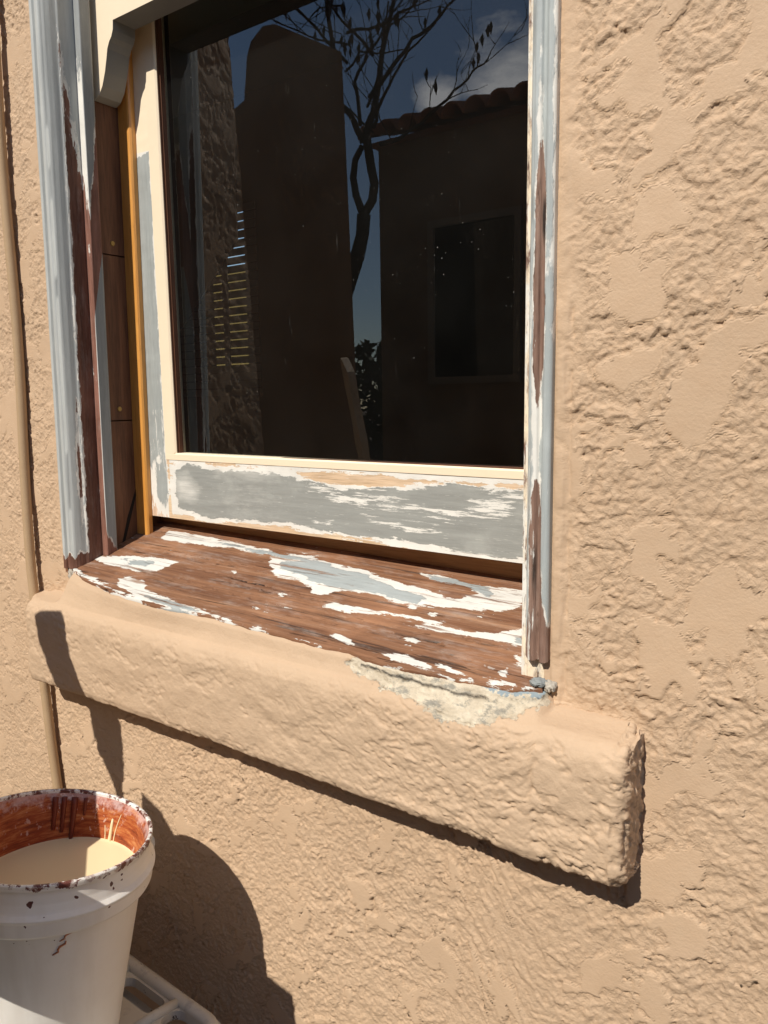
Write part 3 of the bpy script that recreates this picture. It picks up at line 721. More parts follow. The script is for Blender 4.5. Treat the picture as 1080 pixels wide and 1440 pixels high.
# outer casing (fluted brick mould) with the bare brown return facing the opening
CAS = [(-1.622, 0.02), (-1.622, -0.010), (-1.619, -0.0135), (-1.611, -0.0135), (-1.608, -0.008), (-1.604, -0.0075), (-1.601, -0.012), (-1.594, -0.0125), (-1.589, -0.008), (-1.584, -0.002), (-1.580, 0.009), (-1.578, 0.021), (-1.5755, 0.024), (-1.5755, 0.0605)]
def cas_l(s, z, y, x):
    # grey down the flutes, brown wood on the inner return below a ragged line near the top
    edge = (0.0225 - y)                                    # >0 on the fluted part
    hi = (z - 0.76 + (y - 0.0225) * 6.5) * 0.07              # return still painted above
    g = np.maximum(edge, np.where(y > 0.0225, np.minimum(hi, 0.03), -1))
    low = (z + 0.340 + 0.018 * fbm(s / 0.012, z / 0.03, 3, 411))               # paint lost at the foot
    g = np.minimum(g, np.where(z < -0.25, low, 1))
    chip = sdf(np.c_[s, z], [[(0.095, -0.30), (0.104, -0.20), (0.104, 0.02), (0.098, 0.02), (0.092, -0.1)]])
    g = np.minimum(g, -chip)
    st = np.abs(y - 0.0225)
    p = np.maximum(g + 0.0035, np.where(z > 0.0, 0.002 - st, -0.006))
    return dict(prm=p, gry=g)
vprofile('casing', CAS, None, ZT, m_casing, bare=cas_l)
def cas_r(s, z, y, x):
    b1 = sdf(np.c_[x, z], [[(-0.4505, 0.335), (-0.4475, 0.335), (-0.4395, 0.25), (-0.4395, 0.11), (-0.444, 0.03), (-0.4475, -0.02), (-0.4515, 0.0), (-0.4565, 0.06), (-0.4560, 0.2)]])
    b2 = sdf(np.c_[x, z], [[(-0.4515, -0.11), (-0.4480, -0.11), (-0.4430, -0.17), (-0.4405, -0.23), (-0.434, -0.30), (-0.424, -0.335), (-0.42, -0.46), (-0.50, -0.46), (-0.4640, -0.345), (-0.4595, -0.30), (-0.4590, -0.20)]])
    b = np.maximum(b1, b2)
    hi = sdf(np.c_[x, z], [[(-0.4525, 0.33), (-0.4500, 0.47), (-0.4475, 0.33), (-0.4405, 0.24), (-0.4405, 0.1), (-0.443, 0.0), (-0.4445, -0.10), (-0.4405, -0.2), (-0.4585, -0.2), (-0.4550, -0.10), (-0.4575, 0.0), (-0.4575, 0.2)], [(-0.4290, 1.0), (-0.4265, 1.0), (-0.4265, 0.05), (-0.4285, 0.1), (-0.4310, 0.3), (-0.4295, 0.6)]])
    kn = np.maximum(1 - np.hypot((x + 0.4430) / 0.006, (z - 0.235) / 0.055), 1 - np.hypot((x + 0.4505) / 0.006, (z + 0.235) / 0.075))
    wl_ = np.where((z < 0.15), 0.0035 - np.abs(x + 0.4665) , -1.0)
    return dict(prm=-b, gry=np.minimum(-b - 0.0012, -hi), top=np.minimum(wl_ - 0.004, 1), drk=np.clip(kn * 1.4, 0, 1))
vprofile('casing', CAS, None, ZT, m_jamb_r, bare=cas_r, mirror=True)
MB().box(-0.4735, -0.4305, 0.001, 0.059, -0.44, ZT - 0.01).build('casing_core', m_jamb_r, win)
mb = MB(); mb.prism([(lean(-1.6195, -0.40), 0.001, -0.40), (lean(-1.5815, -0.40), 0.024, -0.40), (lean(-1.5815, -0.40), 0.059, -0.40), (lean(-1.6195, -0.40), 0.059, -0.40)], (LEAN * 2.3, 0, 2.3)); mb.build('casing_core', m_casing, win)
# blind stop: narrow front face and its inner edge
STP = [(-1.5755, 0.0606), (-1.5575, 0.0606), (-1.556, 0.0625), (-1.556, 0.088), (-1.582, 0.088)]
def stop_l(s, z, y, x):
    frontf = (y < 0.0615)
    # front: white above, salmon bare wood below; side: grey with bare top and foot
    g_side = np.minimum(np.where(z > 0.63, z - 0.63, np.minimum(0.335 - z - (0.088 - y) * 5 , (z + 0.30 + (y - 0.0625) * 1.5) * 0.3)), 0.03)
    g_side = np.where(z > 0.36, (z - 0.60 + (0.088 - y) * 7) * 0.12, g_side)
    g = np.where(frontf, (z - 0.72) * 0.1, g_side)
    p = np.where(frontf, np.maximum(np.minimum((z - 0.47) * 0.06, 0.01), -0.0055 + 0.004 * np.sin(z * 23)), g_side + 0.0015)
    return dict(prm=p, gry=g)
vprofile('blind_stop', STP, None, ZT, m_jamb, bare=stop_l)
def stop_r(s, z, y, x):
    b = np.where(z < -0.17, -0.004 + 0.006 * np.sin(z * 31), 0.006)
    g = np.where(z < -0.05, -0.008, 0.0035)
    return dict(prm=b, gry=g)
vprofile('blind_stop', STP, None, ZT, m_jamb_r, bare=stop_r, mirror=True)
# pulley stiles; the left one has a pocket cover held by brass screws
def stile_piece(name, za, zb_, mat=m_pulley, side=-1, slant=0.0):
    mb = MB(); x1 = -1.580; x0 = -1.605
    if side < 0:
        pts = []
        for (y, dz) in ((0.0875, 0), (0.25, slant)):
            pts.append((y, dz))
        v = []
        for z, sl in ((za, 1), (zb_, 1)):
            for (y, dz) in pts:
                zz = z + dz if z == za else z + dz
                for x in (x0, x1): v.append((lean(x, zz), y, zz))
        f = [(0, 1, 3, 2), (4, 6, 7, 5), (0, 4, 5, 1), (2, 3, 7, 6), (0, 2, 6, 4), (1, 5, 7, 3)]
        mb.add(v, f)
    else:
        mb.box(-0.470, -0.445, 0.0875, 0.25, za, zb_)
    return mb.build(name, mat, win)
top_st = stile_piece('pulley_stile', 0.3425, ZT)
cover = stile_piece('pocket_cover', -0.036, 0.3395)
stile_piece('pulley_stile', -0.42, -0.039)
stile_piece('pulley_stile', -0.44, ZT, side=1)
def screw(y, z, par, ang):
    c = np.array([lean(-1.580, z), y, z]); mb = MB(); n = 16; r = 0.0062
    ring = [c + np.array([0.0000, r * math.cos(2 * math.pi * k / n), r * math.sin(2 * math.pi * k / n)]) for k in range(n)]
    dome = [c + np.array([0.0022, 0.8 * r * math.cos(2 * math.pi * k / n), 0.8 * r * math.sin(2 * math.pi * k / n)]) for k in range(n)]
    f = [(k, (k + 1) % n, n + (k + 1) % n, n + k) for k in range(n)] + [tuple(range(n, 2 * n))]
    mb.add(ring + dome, f)
    s = mb.build('brass_screw', m_brass, par)
    mb = MB(); a = np.array([0, math.cos(ang), math.sin(ang)]); b = np.array([0, -math.sin(ang), math.cos(ang)])
    q = [c + np.array([0.0024, 0, 0]) + a * r * 0.75 * i + b * r * 0.12 * j for i, j in ((-1, -1), (1, -1), (1, 1), (-1, 1))]
    q2 = [p - np.array([0.001, 0, 0]) for p in q]
    mb.add(q + q2, [(0, 1, 2, 3), (0, 4, 5, 1), (1, 5, 6, 2), (2, 6, 7, 3), (3, 7, 4, 0)])
    return s, mb
sc1, _ = screw(0.133, 0.367, top_st, 0.5)
sc2, _ = screw(0.130, -0.010, cover, 1.9)
mb = MB(); mb.prism([(lean(-1.5797, -0.20), 0.166, -0.20), (lean(-1.5797, -0.20), 0.1665, -0.215), (lean(-1.5797, -0.36), 0.117, -0.36), (lean(-1.5797, -0.36), 0.112, -0.355), (lean(-1.5797, -0.28), 0.137, -0.272)], (0.0004, 0, 0))
mb.build('split_in_stile', plain("dark_split", (0.01, 0.007, 0.005), 0.9), win)
# parting beads
def bead(side, name='parting_bead'):
    pts = [(-1.580, 0.1645), (-1.547, 0.1645), (-1.543, 0.1660), (-1.5405, 0.170), (-1.540, 0.180), (-1.58, 0.180)]
    V = []; zs = np.linspace(0, 1, 30)
    for (x, y) in pts:
        for t in zs:
            zb0 = sillz(x, y) - 0.002; z = zb0 + (ZT - zb0) * t
            V.append((lean(x, z) if side < 0 else -2.05 - x, y, z))
    F = grid_faces(len(pts), len(zs))
    return obj(name, V, F if side < 0 else F[:, ::-1], m_bead, win, False)
bead(-1); bead(1)

# lower sash -------------------------------------------------------
SY0, SY1 = 0.181, 0.232
ZB = -0.274; GLX0, GLX1 = -1.446, -0.575; GZ0 = -0.114
def zrail(x): return ZB - 0.009 * (x + 1.05)
def panel(name, xa, xb, za, zb_, mat, at, step=0.004, zfun=None):
    xs = np.arange(xa, xb + step * 0.5, step); zs = np.linspace(0, 1, max(2, int((zb_ - za) / step)))
    XX, TT = np.meshgrid(xs, zs, indexing='ij')
    lo = zfun(XX) if zfun is not None else za + 0 * XX
    ZZ = lo + (zb_ - lo) * TT
    YY = SY0 + 0.0007 * fbm(XX * U / 0.05, ZZ * U / 0.02, 3, 501)
    b = 0.002
    V = np.stack([XX, YY, ZZ], -1).reshape(-1, 3)
    n1 = len(V)
    F = [tuple(q) for q in grid_faces(len(xs), len(zs))]
    # back box joined behind (2 mm in from the face's border)
    mb = MB(); zlo = float(zrail(np.array([(xa + xb) / 2]))[0]) if zfun is not None else za
    bb = [(x, y, z) for x in (xa, xb) for y in (SY0, SY1) for z in (0, 1)]
    vb = []
    for (x, y, z) in bb:
        zz = (float(zfun(np.array([x]))[0]) if zfun is not None else za) if z == 0 else zb_
        vb.append((x, y, zz))
    # five faces without the front one
    f = [(0, 1, 3, 2), (4, 6, 7, 5), (2, 3, 7, 6), (0, 2, 6, 4), (1, 5, 7, 3)]
    V = np.r_[V, np.array(vb)]
    F += [tuple(i + n1 for i in q) for q in f]
    a = at(np.r_[XX.ravel(), [p[0] for p in vb]], np.r_[ZZ.ravel(), [p[2] for p in vb]])
    fl = np.zeros(len(F), bool)
    o = obj(name, V, F, mat, win, False, a)
    for i, p in enumerate(o.data.polygons): 
        if i < len(F) - 5: p.use_smooth = True
    return o
def rail_at(x, z):
    P = np.c_[x, z]; g = sdf(P, RG); w = sdf(P, RW[2:]); hz = sdf(P, RW[:2])
    tan = sdf(P, RT)
    prm = np.maximum(g + 0.010, 0.004 - np.maximum(0, -0.255 - z) * 1.2)
    prm = np.minimum(prm, -tan + 0.0015)
    prm = np.where(x < -1.475, np.minimum(prm, g + 0.006), prm)
    prm = np.minimum(np.maximum(prm, np.minimum(g + 0.006, 1)), 1)
    spots = -0.055 + 0.03 * np.clip((x + 1.25) / 0.6, 0, 1)
    return dict(prm=prm, gry=g, top=np.maximum(w * 1.0 - 0.008, spots), crm=np.full(len(x), -1.0), hze=np.maximum(hz + 0.006, -0.012 + 0.014 * np.sin(x * 9)))
panel('bottom_rail', -1.4835, -0.49, ZB, -0.1305, m_rail, rail_at, 0.004, zrail)
def stile_at(x, z):
    P = np.c_[x, z]; g = np.minimum(np.minimum(x + 1.557 - LEAN * 0 , -1.4865 - x), 0.56 + 0.0 * x - z)
    g = np.minimum(g, np.where(z < -0.02, 0.004 + (z + 0.10) * 0.10, 1))
    g = np.maximum(g, sdf(P, [RG[1]]) * 0.6)
    prm = np.maximum(g + 0.012, np.where(z < -0.16, -0.002, 0.01))
    c = np.where(z > 0.54, z - 0.565 + 0.0, -1.0)
    return dict(prm=prm, gry=g, top=np.where((z < -0.01) & (z > -0.16), -0.012, -0.05), crm=c)
panel('sash_stile', -1.578, -1.4835, float(zrail(np.array([-1.53]))[0]), ZT * 0.55, m_stile, stile_at, 0.0035)
mb = MB(); mb.box(GLX1 + 0.037, -0.47, SY0, SY1, -0.28, 1.06); mb.build('sash_stile', m_cream, win)
# cream glazing bead: front flat, slight bevel towards the glass, mitred corner
mb = MB()
mb.prism([(-1.4832, SY0 - 0.0012, -0.1303), (-1.4832, SY0 + 0.03, -0.1303), (GLX0 - 0.001, SY0 + 0.03, GZ0), (GLX0, SY0 + 0.002, GZ0), (GLX0 - 0.004, SY0 - 0.0012, GZ0)], (0, 0, 1.06 - GZ0))
v = []
mb.prism([(-1.4832, SY0 - 0.0014, -0.1303), (-1.4832, SY0 + 0.03, -0.1303), (-1.4832, SY0 + 0.03, GZ0), (-1.4832, SY0 + 0.002, GZ0), (-1.4832, SY0 - 0.0014, GZ0 - 0.003)], (0.97, 0, -0.004))
mb.build('glazing_bead', m_cream, win)
# inside of the rabbet: bare dark wood between bead and pane
mb = MB()
mb.box(GLX0 - 0.010, GLX0 + 0.0006, SY0 + 0.0035, 0.2015, GZ0 - 0.003, 1.06)
mb.box(GLX0 - 0.002, GLX0 + 0.003, 0.190, 0.2015, GZ0 - 0.003, 1.06)
mb.box(GLX0, -0.49, SY0 + 0.004, 0.2015, GZ0 - 0.012, GZ0 - 0.0015)
mb.build('rabbet', m_recess, win)
mb = MB(); mb.box(GLX0 - 0.02, -0.50, 0.203, 0.2065, GZ0 - 0.02, 1.06)
pane = mb.build('pane', m_glass, win)
mb = MB(); mb.box(-1.578, -0.47, SY0, SY1, 1.062, 1.12); mb.build('meeting_rail', m_cream, win)

# lumps of old caulk at the two feet of the casing
def lump(name, c, r, mat, seed):
    V = []; n, m = 36, 19
    for i in range(m):
        th = math.pi * i / (m - 1)
        for k_ in range(n):
            a = 2 * math.pi * k_ / n
            d = np.array([math.sin(th) * math.cos(a), math.sin(th) * math.sin(a), math.cos(th)])
            q = 1 + 0.8 * float(fbm(np.array([d[0] * 2.6 + d[2] + seed]), np.array([d[1] * 2.6 + seed * 0.7]), 4, 700 + seed, 0.7)[0])
            V.append(np.array(c) + d * np.array(r) * q)
    F = [(i * n + k_, (i + 1) * n + k_, (i + 1) * n + (k_ + 1) % n, i * n + (k_ + 1) % n) for i in range(m - 1) for k_ in range(n)]
    return obj(name, V, F, mat, win, True)
m_caulk = plain("blue_grey_caulk", (0.24, 0.255, 0.25), 0.65, 0.3, 0.35, 60, 0.6)
m_caulk2 = plain("broken_white_caulk", (0.42, 0.38, 0.32), 0.8, 0.2, 0.45, 70, 0.8)
lump('caulk_lump', (-0.440, -0.012, -0.4045), (0.012, 0.011, 0.0055), m_caulk, 1)
lump('caulk_lump', (-0.424, -0.008, -0.408), (0.009, 0.010, 0.008), m_caulk2, 5)
lump('caulk_lump', (-1.6185, 0.004, -0.388), (0.010, 0.012, 0.026), m_caulk2, 3)

# upper sash -------------------------------------------------------
UY0, UY1, UZ = 0.102, 0.158, 0.806
mb = MB()
HORN = [(-1.5745, 0.8655), (-1.577, 0.6687), (-1.5600, 0.6637), (-1.5436, 0.6703), (-1.5290, 0.6872), (-1.5170, 0.7130), (-1.5090, 0.7380), (-1.5040, 0.7560), (-1.4965, 0.7680), (-1.4880, 0.7760), (-1.4815, 0.7880), (-1.4795, 0.8060), (-1.4795, 0.8655)]
horn = MB(); n = len(HORN)
horn.v = [(x, UY0, z) for x, z in HORN] + [(x, UY1, z) for x, z in HORN]
horn.f = [tuple(range(n)), tuple(range(n, 2 * n))[::-1]] + [(i, n + i, n + (i + 1) % n, (i + 1) % n) for i in range(n)]
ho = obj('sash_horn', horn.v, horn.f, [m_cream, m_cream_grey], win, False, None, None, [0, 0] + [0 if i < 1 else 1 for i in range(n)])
ho['label'] = 'curved sash horn with cream face and grey underside'
v = [(-1.4795, UY0, UZ), (-0.48, UY0, UZ), (-0.48, UY1, UZ), (-1.4795, UY1, UZ), (-1.4795, UY0, 0.92), (-0.48, UY0, 0.92), (-0.48, UY1, 0.92), (-1.4795, UY1, 0.92)]
f = [(0, 3, 2, 1), (4, 5, 6, 7), (0, 1, 5, 4), (1, 2, 6, 5), (2, 3, 7, 6), (3, 0, 4, 7)]
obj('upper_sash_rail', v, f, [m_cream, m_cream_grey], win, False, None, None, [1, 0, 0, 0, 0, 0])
mb = MB(); mb.box(-1.577, -1.48, UY0, UY1, 0.8656, ZT - 0.05); mb.box(-0.57, -0.48, UY0, UY1, 0.9205, ZT - 0.05); mb.build('upper_sash_stile', m_cream, win)
mb = MB(); mb.box(-1.4805, -0.569, 0.122, 0.126, 0.919, ZT - 0.06); mb.build('upper_pane', m_glass, win)
mb = MB(); mb.box(-1.66, -0.39, -0.015, 0.26, ZT - 0.002, ZT + 0.06); mb.build('head_casing', m_cream, win)

# ------------------------------------------------------------------ room behind the glass
def setting(name, mb, mat):
    return tag(mb.build(name, mat), kind='structure')
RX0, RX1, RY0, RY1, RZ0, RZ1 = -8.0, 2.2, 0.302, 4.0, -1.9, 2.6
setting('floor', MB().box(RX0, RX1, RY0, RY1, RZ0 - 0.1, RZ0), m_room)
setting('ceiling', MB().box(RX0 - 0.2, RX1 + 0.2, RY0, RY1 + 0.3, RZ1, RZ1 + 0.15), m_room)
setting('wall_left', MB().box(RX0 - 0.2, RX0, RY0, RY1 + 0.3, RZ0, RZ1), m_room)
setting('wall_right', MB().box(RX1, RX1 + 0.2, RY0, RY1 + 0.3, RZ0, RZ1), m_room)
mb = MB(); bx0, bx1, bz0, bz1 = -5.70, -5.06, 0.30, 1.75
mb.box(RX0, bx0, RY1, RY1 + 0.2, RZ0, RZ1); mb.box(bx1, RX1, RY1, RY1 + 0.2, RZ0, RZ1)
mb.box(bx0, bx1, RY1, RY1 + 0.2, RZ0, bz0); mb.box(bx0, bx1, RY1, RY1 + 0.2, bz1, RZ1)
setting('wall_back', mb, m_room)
blind = thing('window_blind', (-5.4, 3.95, 0.1), 'slatted window blind across the dark room, daylight between its slats', 'blind')
sl0 = None
for i in range(23):
    z = 0.065 + i * 0.0715
    if sl0 is None:
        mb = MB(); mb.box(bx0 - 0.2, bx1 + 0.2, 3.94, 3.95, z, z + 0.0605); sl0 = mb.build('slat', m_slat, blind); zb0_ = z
    else:
        c = sl0.copy(); COL.objects.link(c); c.parent = blind; c.location = (0, 0, (z - zb0_) * U)
mb = MB(); mb.box(-5.29, -5.22, 3.93, 3.939, 0.1, 1.75); mb.build('ladder_tape', m_slat, blind)
# curtain drawn diagonally in front of the blind
cv = []; 
poly = [(-6.3, 2.4), (-4.9, 2.4), (-4.93, 1.36), (-5.10, 1.22), (-5.66, 0.72), (-6.3, 0.3)]
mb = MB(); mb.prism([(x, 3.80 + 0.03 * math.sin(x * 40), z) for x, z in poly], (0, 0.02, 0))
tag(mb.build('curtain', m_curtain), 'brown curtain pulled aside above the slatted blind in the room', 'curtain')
mb = MB(); mb.box(-16, 6, 8.0, 8.3, -2.46, 2.16)
tag(mb.build('garden_wall', m_gwall), 'ochre garden wall seen through the gaps of the blind', 'wall')

# ------------------------------------------------------------------ cable on the wall
def cable_path(zs):
    return [(np.interp(z, [-2.4, -0.937, -0.664, -0.389, 0.368, 0.682, 2.0], [-1.60, -1.715, -1.734, -1.751, -1.734, -1.726, -1.70]) - 0.006 + 0.003 * math.sin(z * 9), -0.019 + 0.003 * math.sin(z * 5 + 1), z) for z in zs]
mb = MB(); mb.tube(cable_path(np.linspace(-2.4, 2.8, 110)), 0.0112, 14)
cb = mb.build('wall_cable', m_cable, None, True)
tag(cb, 'tan painted cable running up the stucco wall left of the window', 'cable')

# ------------------------------------------------------------------ bucket of paint
tn = np.array([math.tan(math.radians(3)), math.tan(math.radians(8)), 1.0]); tn /= np.linalg.norm(tn)
BC = np.array([-1.218, -0.327, -0.741]); BR = 0.175; BH = 0.372
ta = np.cross([0, 1.0, 0], tn); ta /= np.linalg.norm(ta); tb = np.cross(tn, ta)
def BT(p): return BC + p[0] * ta + p[1] * tb + p[2] * tn
bucket = thing('paint_bucket', BC - BH * tn, 'dirty white plastic bucket half full of cream paint', 'bucket')
def bucket_out_mat():
    t = NT("bucket_plastic"); v = t.coord()
    base = t.mix(t.rng(t.noise(v, 7, 5, 0.6), 0.3, 0.75), (0.80, 0.775, 0.73), (0.68, 0.64, 0.58))
    base = t.mix(t.rng(t.noise(t.coord((1, 1, 0.15)), 18, 4, 0.6), 0.55, 0.8, 0, 0.4), base, (0.46, 0.38, 0.30))
    dirt = t.attr('splat')
    wv = t.t.nodes.new('ShaderNodeVectorMath'); wv.operation = 'ADD'
    wn_ = t.t.nodes.new('ShaderNodeTexNoise'); wn_.inputs['Scale'].default_value = 40; wn_.inputs['Detail'].default_value = 4
    t.L(v, wn_.inputs['Vector']); sc_ = t.t.nodes.new('ShaderNodeVectorMath'); sc_.operation = 'SCALE'; sc_.inputs['Scale'].default_value = 0.022
    t.L(wn_.outputs['Color'], sc_.inputs[0]); t.L(v, wv.inputs[0]); t.L(sc_.outputs[0], wv.inputs[1])
    vo = t.voro(wv.outputs[0], 34); vo2 = t.voro(wv.outputs[0], 95)
    big = t.math('LESS_THAN', vo.outputs['Distance'], t.math('MULTIPLY', t.rng(t.noise(v, 9, 2), 0.47, 0.80, 0.0, 0.55), dirt))
    sm = t.math('LESS_THAN', vo2.outputs['Distance'], t.math('MULTIPLY', t.rng(t.noise(t.coord((1, 1, 1), (5, 5, 5)), 14, 2), 0.44, 0.80, 0.0, 0.5), dirt))
    c = t.mix(t.math('MAXIMUM', big, sm), base, (0.10, 0.035, 0.03))
    rim = t.attr('rim')
    rm = t.rng(t.math('ADD', rim, t.math('MULTIPLY', t.math('SUBTRACT', t.noise(v, 75, 6, 0.75), 0.5), 5.5)), 0.80, 0.92)
    c = t.mix(rm, c, (0.13, 0.04, 0.028))
    wr = t.rng(t.noise(v, 110, 4, 0.7), 0.50, 0.58)
    c = t.mix(t.math('MULTIPLY', t.math('MULTIPLY', wr, rm), 0.65), c, (0.70, 0.60, 0.55))
    t.b.inputs['Subsurface Weight'].default_value = 0.15
    t.b.inputs['Subsurface Radius'].default_value = (0.01, 0.008, 0.006)
    return t.fin(c, 0.38, t.bump(t.noise(v, 25, 4, 0.6), 0.001, 0.25), 0.45)
def bucket_in_mat():
    t = NT("red_brown_paint_film"); v = t.coord()
    vt = t.coord((2, 2, 14), rot=(0.30, 0.22, 0))
    a = t.noise(vt, 13, 7, 0.75, 0.3)
    c = t.ramp(a, [(0.34, (0.17, 0.030, 0.010)), (0.48, (0.33, 0.070, 0.020)), (0.58, (0.48, 0.16, 0.05)), (0.72, (0.55, 0.30, 0.14))])
    fl = t.rng(t.noise(t.coord((1, 1, 0.7)), 130, 3, 0.6), 0.61, 0.66)
    c = t.mix(t.math('MULTIPLY', fl, t.rng(t.noise(v, 10, 3), 0.42, 0.62)), c, (0.74, 0.56, 0.46))
    rim = t.attr('rim')
    ed = t.rng(t.math('ADD', rim, t.math('MULTIPLY', t.math('SUBTRACT', t.noise(v, 60, 4, 0.7), 0.5), 2.0)), 0.55, 0.9, 0, 0.6)
    c = t.mix(ed, c, (0.62, 0.45, 0.42))
    return t.fin(c, 0.5, t.bump(a, 0.0008, 0.5), 0.35)
m_bk = bucket_out_mat(); m_bi = bucket_in_mat()
def lathe_obj(name, prof, mat, parent, n=128, attrs=None, sub=1):
    P = np.array(prof, float)
    d = np.r_[0, np.cumsum(np.hypot(*np.diff(P, axis=0).T))]
    s = np.unique(np.round(np.r_[d, np.linspace(0, d[-1], sub)], 6))
    r = np.interp(s, d, P[:, 0]); z = np.interp(s, d, P[:, 1])
    V = []; A = []
    for i in range(len(s)):
        for kk in range(n + 1):
            a = 2 * math.pi * kk / n
            V.append(BT(np.array([r[i] * math.cos(a), r[i] * math.sin(a), z[i]]))); A.append((r[i], z[i], a))
    F = grid_faces(len(s), n + 1)
    A = np.array(A)
    return obj(name, V, F, mat, parent, True, {k: f(A) for k, f in (attrs or {}).items()})
RO = BR
lathe_obj('shell', [(RO, -0.004), (RO - 0.001, -0.010), (RO - 0.0035, -0.013), (RO - 0.004, -0.018), (RO - 0.0025, -0.032), (RO + 0.002, -0.046), (RO + 0.006, -0.0495), (RO + 0.0085, -0.052), (RO + 0.0085, -0.055), (RO + 0.0065, -0.058), (RO + 0.0055, -0.079), (RO + 0.004, -0.0825), (RO - 0.009, -0.0830), (RO - 0.0115, -0.086), (RO - 0.024, -0.28), (RO - 0.028, -BH + 0.006), (RO - 0.034, -BH)],
          m_bk, bucket, 144, dict(splat=lambda A: np.clip(1.25 - np.abs(A[:, 1] + 0.045) / 0.06, 0, 1), rim=lambda A: np.clip(1 - np.abs(A[:, 1] + 0.004) / 0.010, -1, 1)), 90)
lathe_obj('rim', [(RO - 0.007, -0.006), (RO - 0.007, -0.0012), (RO - 0.0055, 0.0006), (RO - 0.0015, 0.0006), (RO, -0.0012), (RO, -0.004)], m_bk, bucket, 144,
          dict(splat=lambda A: A[:, 0] * 0 + 1, rim=lambda A: A[:, 0] * 0 + 0.9), 14)
lathe_obj('inner_wall', [(RO - 0.045, -BH + 0.008), (RO - 0.0285, -0.2), (RO - 0.012, -0.02), (RO - 0.007, -0.006)][::-1], m_bi, bucket, 144,
          dict(rim=lambda A: np.clip(1 - (-A[:, 1]) / 0.055, -1, 1)), 40)
lathe_obj('bottom', [(RO - 0.034, -BH), (0.001, -BH)], m_bk, bucket, 64, dict(splat=lambda A: A[:, 0] * 0, rim=lambda A: A[:, 0] * 0 - 1))
# wire bail handle hanging down the camera side
mb = MB(); pts = []
for kk in range(25):
    a = math.pi * kk / 24 
    ang = math.radians(75) + a
    p = np.array([(RO + 0.012) * math.cos(ang), (RO + 0.012) * math.sin(ang), -0.066 - 0.19 * math.sin(a)])
    pts.append(BT(p))
mb.tube(pts, 0.005, 8); mb.build('handle', m_plastic, bucket, True)
for a in (75, 255):
    a = math.radians(a); c = np.array([(RO + 0.004) * math.cos(a), (RO + 0.004) * math.sin(a), -0.066])
    o_ = np.array([0.016 * math.cos(a), 0.016 * math.sin(a), 0])
    MB().tube([BT(c), BT(c + o_)], 0.013, 12).build('handle_boss', m_plastic, bucket, False)
# dirt runs on the outside
for (a, z, l, w) in [(-0.35, -0.104, 0.020, 0.0018), (-0.30, -0.088, 0.014, 0.0013)]:
    pts = []
    for q in range(6):
        t = q / 5; zz = z - l * t; rr = RO - 0.0100 - 0.0135 * ((-zz - 0.086) / 0.194) 
        aa = a - 0.10 * t + 0.02 * math.sin(q * 2)
        pts.append(BT(np.array([rr * math.cos(aa), rr * math.sin(aa), zz])))
    MB().tube(pts, [w * (0.5 + 0.5 * math.sin(2.6 * q / 5 + 0.3)) for q in range(6)], 6).build('paint_run', plain("orange_paint_run", (0.42, 0.16, 0.07), 0.5), bucket, True)

# the cream paint inside, level, with drips up the wall
PZ = -0.102
pc = BT(np.array([0, 0, PZ]))
mb = MB(); n = 96; rr = RO - 0.0165
ring = []
for kk in range(n):
    a = 2 * math.pi * kk / n
    d = np.array([math.cos(a), math.sin(a), 0])
    # where the level surface meets the cone of the inner wall
    lo, hi = 0.05, 0.3
    for _ in range(40):
        mid = (lo + hi) / 2; p = pc + d * mid - BC
        rad = math.hypot(p @ ta, p @ tb); zl = p @ tn
        lim = (RO - 0.012) - (-zl - 0.02) * 0.0917 + 0.001
        if rad < lim: lo = mid
        else: hi = mid
    ring.append(pc + d * lo)
V = []; F = []
for j, s in enumerate((0.0, 0.35, 0.7, 0.93, 0.985, 1.0)):
    for kk in range(n):
        V.append(pc + (ring[kk] - pc) * s + np.array([0, 0, 0.0012 if s == 1.0 else 0]))
F = []
for j in range(5):
    for kk in range(n):
        F.append((j * n + kk, j * n + (kk + 1) % n, (j + 1) * n + (kk + 1) % n, (j + 1) * n + kk))
V += [p - np.array([0, 0, 0.03]) for p in V[:n]]
tp = NT("wet_cream_paint"); vv = tp.coord()
m_paint = tp.fin(tp.mix(tp.noise(vv, 9, 3), (0.75, 0.60, 0.36), (0.80, 0.66, 0.41)), 0.32, tp.bump(tp.noise(vv, 22, 3, 0.5), 0.001, 0.2), 0.45)
paint = thing('cream_paint', pc, 'cream coloured paint lying inside the white bucket', 'paint')
obj('paint_surface', V, F, m_paint, paint, True)
def drip(ang, z_top, w, wob=0.0, zl=None):
    pts = []; ws = []
    for q in range(9):
        t = q / 8; zz = z_top + (PZ - 0.02 - z_top) * t
        rr = (RO - 0.0125) - (-zz - 0.02) * 0.0917
        aa = ang + wob * math.sin(t * 3.0)
        pts.append(BT(np.array([rr * math.cos(aa), rr * math.sin(aa), zz])))
        ws.append(w * (0.55 + 0.45 * t) if q else w * 0.35)
    MB().tube(pts, ws, 8).build('paint_drip', m_paint, paint, True)
drip(1.78, -0.040, 0.0050); drip(1.66, -0.026, 0.0016, 0.06); drip(1.88, -0.056, 0.0016, -0.03)

m_red = plain("dark_red_paint_run", (0.15, 0.025, 0.012), 0.45)
for (ang, zb_, w) in [(2.30, -0.092, 0.0050), (2.42, -0.080, 0.0042), (2.52, -0.075, 0.0045), (2.17, -0.045, 0.003)]:
    pts = []
    for q in range(7):
        z_ = -0.012 + (zb_ + 0.012) * q / 6; rr = (RO - 0.0125) - max(0, -z_ - 0.02) * 0.0917
        pts.append(BT(np.array([rr * math.cos(ang), rr * math.sin(ang), z_])))
    MB().tube(pts, [w * (1.3 - 0.5 * q / 6) for q in range(7)], 8).build('red_paint_run', m_red, bucket, True)

